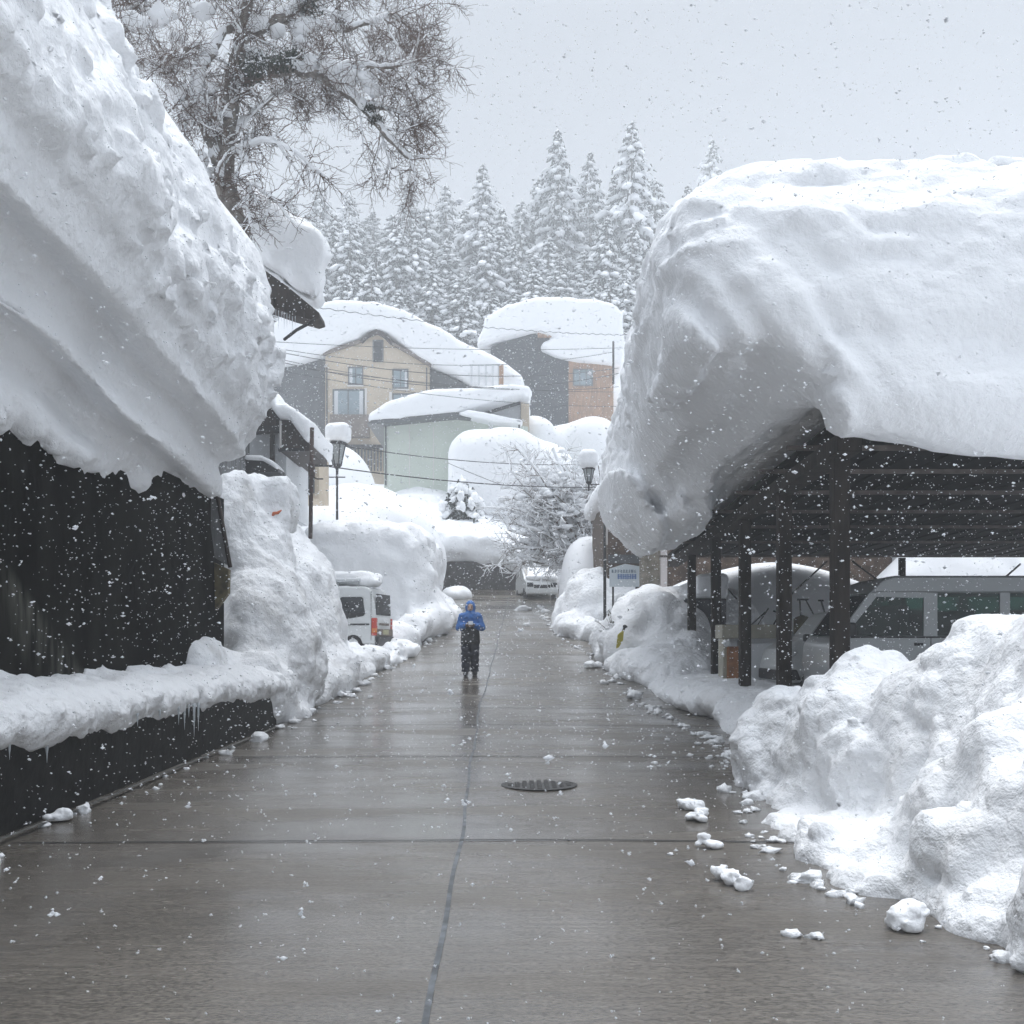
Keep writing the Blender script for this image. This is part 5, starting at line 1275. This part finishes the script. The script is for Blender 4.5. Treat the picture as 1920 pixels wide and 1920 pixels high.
skin('jacket', [rcone((0, .01, 1.04), (0, .01, 1.22), .185, .185), rcone((0, .01, 1.22), (0, .01, 1.38), .185, .19), rcone((-.15, .01, 1.41), (.15, .01, 1.41), .095, .095),
      rcone(shL, elL, .095, .088), rcone(elL, (wrL[0] - .02, wrL[1] + .02, wrL[2]), .086, .056), rcone(shR, elR, .095, .088), rcone(elR, (wrR[0] + .02, wrR[1] + .02, wrR[2]), .086, .056),
      rcone((0, .0, 1.46), (0, -.005, 1.53), .115, .10)], .04, ((-.5, .5), (-.42, .3), (.9, 1.66)), .013, M['jacket'], pe,
      lambda d, X, Y, Z: smax(d + .005 * np.sin(Z * 60 + X * 14 + 3 * np.sin(X * 20)), 1.07 - Z, .02))
skin('coat_skirt', [rcone((0, .0, .84), (0, .005, 1.20), .222, .19), rcone((-.07, 0, .80), (-.06, 0, 1.0), .15, .15), rcone((.07, 0, .80), (.06, 0, 1.0), .15, .15)], .05, ((-.35, .35), (-.3, .3), (.68, 1.3)), .014, M['coat'], pe,
      lambda d, X, Y, Z: smax(d, .76 - Z, .015))
skin('trousers', [rcone(hipL, kneeL, .128, .108), rcone(kneeL, (ankL[0], ankL[1], .10), .108, .098), rcone(hipR, kneeR, .128, .108), rcone(kneeR, (ankR[0], ankR[1], .11), .108, .098)], .03, ((-.3, .3), (-.25, .3), (.05, 1.1)), .013, M['trouser'], pe,
      lambda d, X, Y, Z: smax(d + .008 * np.sin(Z * 45), .10 - Z, .01))
for a, toe in ((ankL, (-.12, -.19, .05)), (ankR, (.115, -.08, .06))):
    skin('boot', [rcone((a[0], a[1], .12), (a[0], a[1] + .02, .055), .062, .058), rcone((a[0], a[1], .055), toe, .06, .048)], .03, ((a[0] - .15, a[0] + .15), (-.32, .25), (-.02, .24)), .012, M['boot'], pe, lambda d, X, Y, Z: smax(d, .0 - Z, .01))
skin('hood', [ell((0, .025, 1.66), (.118, .125, .148)), rcone((0, .03, 1.52), (0, .03, 1.62), .115, .115)], .04, ((-.2, .2), (-.2, .25), (1.4, 1.86)), .011, M['jacket'], pe,
      lambda d, X, Y, Z: smax(d, -ell((0, -.13, 1.625), (.072, .12, .098))(X, Y, Z), .02))
for w, s_ in ((wrL, -1), (wrR, 1)):
    skin('glove', [rcone((w[0] + s_ * .03, w[1] + .02, w[2]), w, .048, .042)] + [(lambda f: (lambda X, Y, Z: f(X, Y, Z) - .009))(f) for f in fingers(w, s_)], .012, ((w[0] - .16, w[0] + .16), (w[1] - .15, w[1] + .1), (w[2] - .12, w[2] + .13)), .0085, M['glove'], pe)
ph_ = MB().box(-.055, .055, -.009, .009, -.04, .05, .006).build('phone', mat('pale phone back', (.55, .58, .62), .3), local=True)
ph_.location = (px0 + .02, pd - .375, pz + 1.255); ph_.rotation_euler = (math.radians(-20), 0, 0)
tag(ph_, 'small pale phone held in front of the walking person', 'phone')

# ------------------------------------------------------------------ covers in the road
M['cover'] = mat('cast iron cover', (.035, .034, .033), .45, var=.5, scale=14, bump=.8, bscale=26)
M['cover_pale'] = mat('concrete filled cover', (.14, .128, .11), .4, var=.4, scale=9, bump=.4, bscale=20)
def manhole(x, y, r, label, m='cover'):
    z = road_z(x, y)
    t = thing('manhole_cover', label, 'manhole cover', (x, y, z))
    MB().lathe([(r, -.003), (r, .005), (r * .90, .008), (r * .90, -.003)], (x, y, z), 40).build('rim', M[m], t)
    pl = MB().lathe([(.01, -.003), (.01, .004), (r * .88, .004), (r * .88, -.003)], (x, y, z), 40)
    for a in range(-4, 5):
        for b_ in range(-4, 5):
            u, v = a * r * .19, b_ * r * .19
            if math.hypot(u, v) < r * .8: pl.box(x + u - r * .06, x + u + r * .06, y + v - r * .06, y + v + r * .06, z + .003, z + .009)
    pl.build('lid', M[m], t)
manhole(fx(1011, 10.95), 10.95, .41, 'dark round manhole cover in the middle of the wet road')

# ------------------------------------------------------------------ falling snow
def flakes(seed):
    rng = np.random.default_rng(seed)
    def fill(y0, y1, dens):
        n = int(dens * 1.5 * (y1 ** 3 - y0 ** 3) / 3) + 1
        y = (rng.random(n) * (y1 ** 3 - y0 ** 3) + y0 ** 3) ** (1 / 3)
        x = (rng.random(n) - .5) * (1.25 * y + 1.0); z = 1.6 + (rng.random(n) * 1.2 - .46) * y
        p = np.stack([x, y, z], 1); return p[z > zr(y)]
    P_ = np.concatenate([fill(.9, 6, 44), fill(6, 15, 36), fill(15, 34, 4.2), fill(34, 75, .6)])
    n = len(P_)
    r = (.0053 * np.exp(rng.normal(0, .42, n))).clip(.0025, .018)
    r *= np.interp(P_[:, 1], [1, 5, 15, 70], [.38, .75, 1.15, 2.0])
    near = P_[:, 1] < 7                       # clumps of several crystals close by
    for _ in range(2):
        ex = P_[near] + rng.normal(0, 1, (near.sum(), 3)) * r[near][:, None] * .8
        P_ = np.concatenate([P_, ex]); r = np.concatenate([r, r[near] * rng.uniform(.4, .9, near.sum())]); near = np.concatenate([near, np.zeros(len(ex), bool)])
    big = np.stack([rng.uniform(-.5, .5, 12), np.zeros(12), rng.uniform(-.35, .3, 12)], 1); by = rng.uniform(1.2, 2.6, 12); big[:, 0] *= by; big[:, 2] = 1.6 + big[:, 2] * by; big[:, 1] = by
    for _ in range(5):
        P_ = np.concatenate([P_, big + rng.normal(0, .0028, big.shape)]); r = np.concatenate([r, rng.uniform(.0018, .0040, 12)])
    n = len(P_)
    base = np.array([[1, 0, 0], [-1, 0, 0], [0, 1, 0], [0, -1, 0], [0, 0, 1], [0, 0, -1]], float)
    F = np.array([[0, 2, 4], [2, 1, 4], [1, 3, 4], [3, 0, 4], [2, 0, 5], [1, 2, 5], [3, 1, 5], [0, 3, 5]])
    V = base[None] * (rng.uniform(.45, 1.35, (n, 6, 1))) * r[:, None, None] * np.array([1.25, 1.0, .85])
    V = V + P_[:, None]
    FF = (F[None] + 6 * np.arange(n)[:, None, None]).reshape(-1, 3)
    return mesh_np('snowfall', V.reshape(-1, 3), FF, False), n
fm, nfl = flakes(9)
print('flakes', nfl)
fk = M['flake'].node_tree; 
tb = fk.nodes.new('ShaderNodeBsdfTranslucent'); tb.inputs[0].default_value = (.9, .92, .95, 1); mxs = fk.nodes.new('ShaderNodeMixShader'); mxs.inputs[0].default_value = .55
fk.links.new(fk.nodes['Principled BSDF'].outputs[0], mxs.inputs[1]); fk.links.new(tb.outputs[0], mxs.inputs[2])
fk.links.new(mxs.outputs[0], next(n for n in fk.nodes if n.type == 'OUTPUT_MATERIAL').inputs['Surface'])
tag(link('snowfall', fm, M['flake']), 'falling snowflakes filling the air', 'snowfall', kind='stuff')
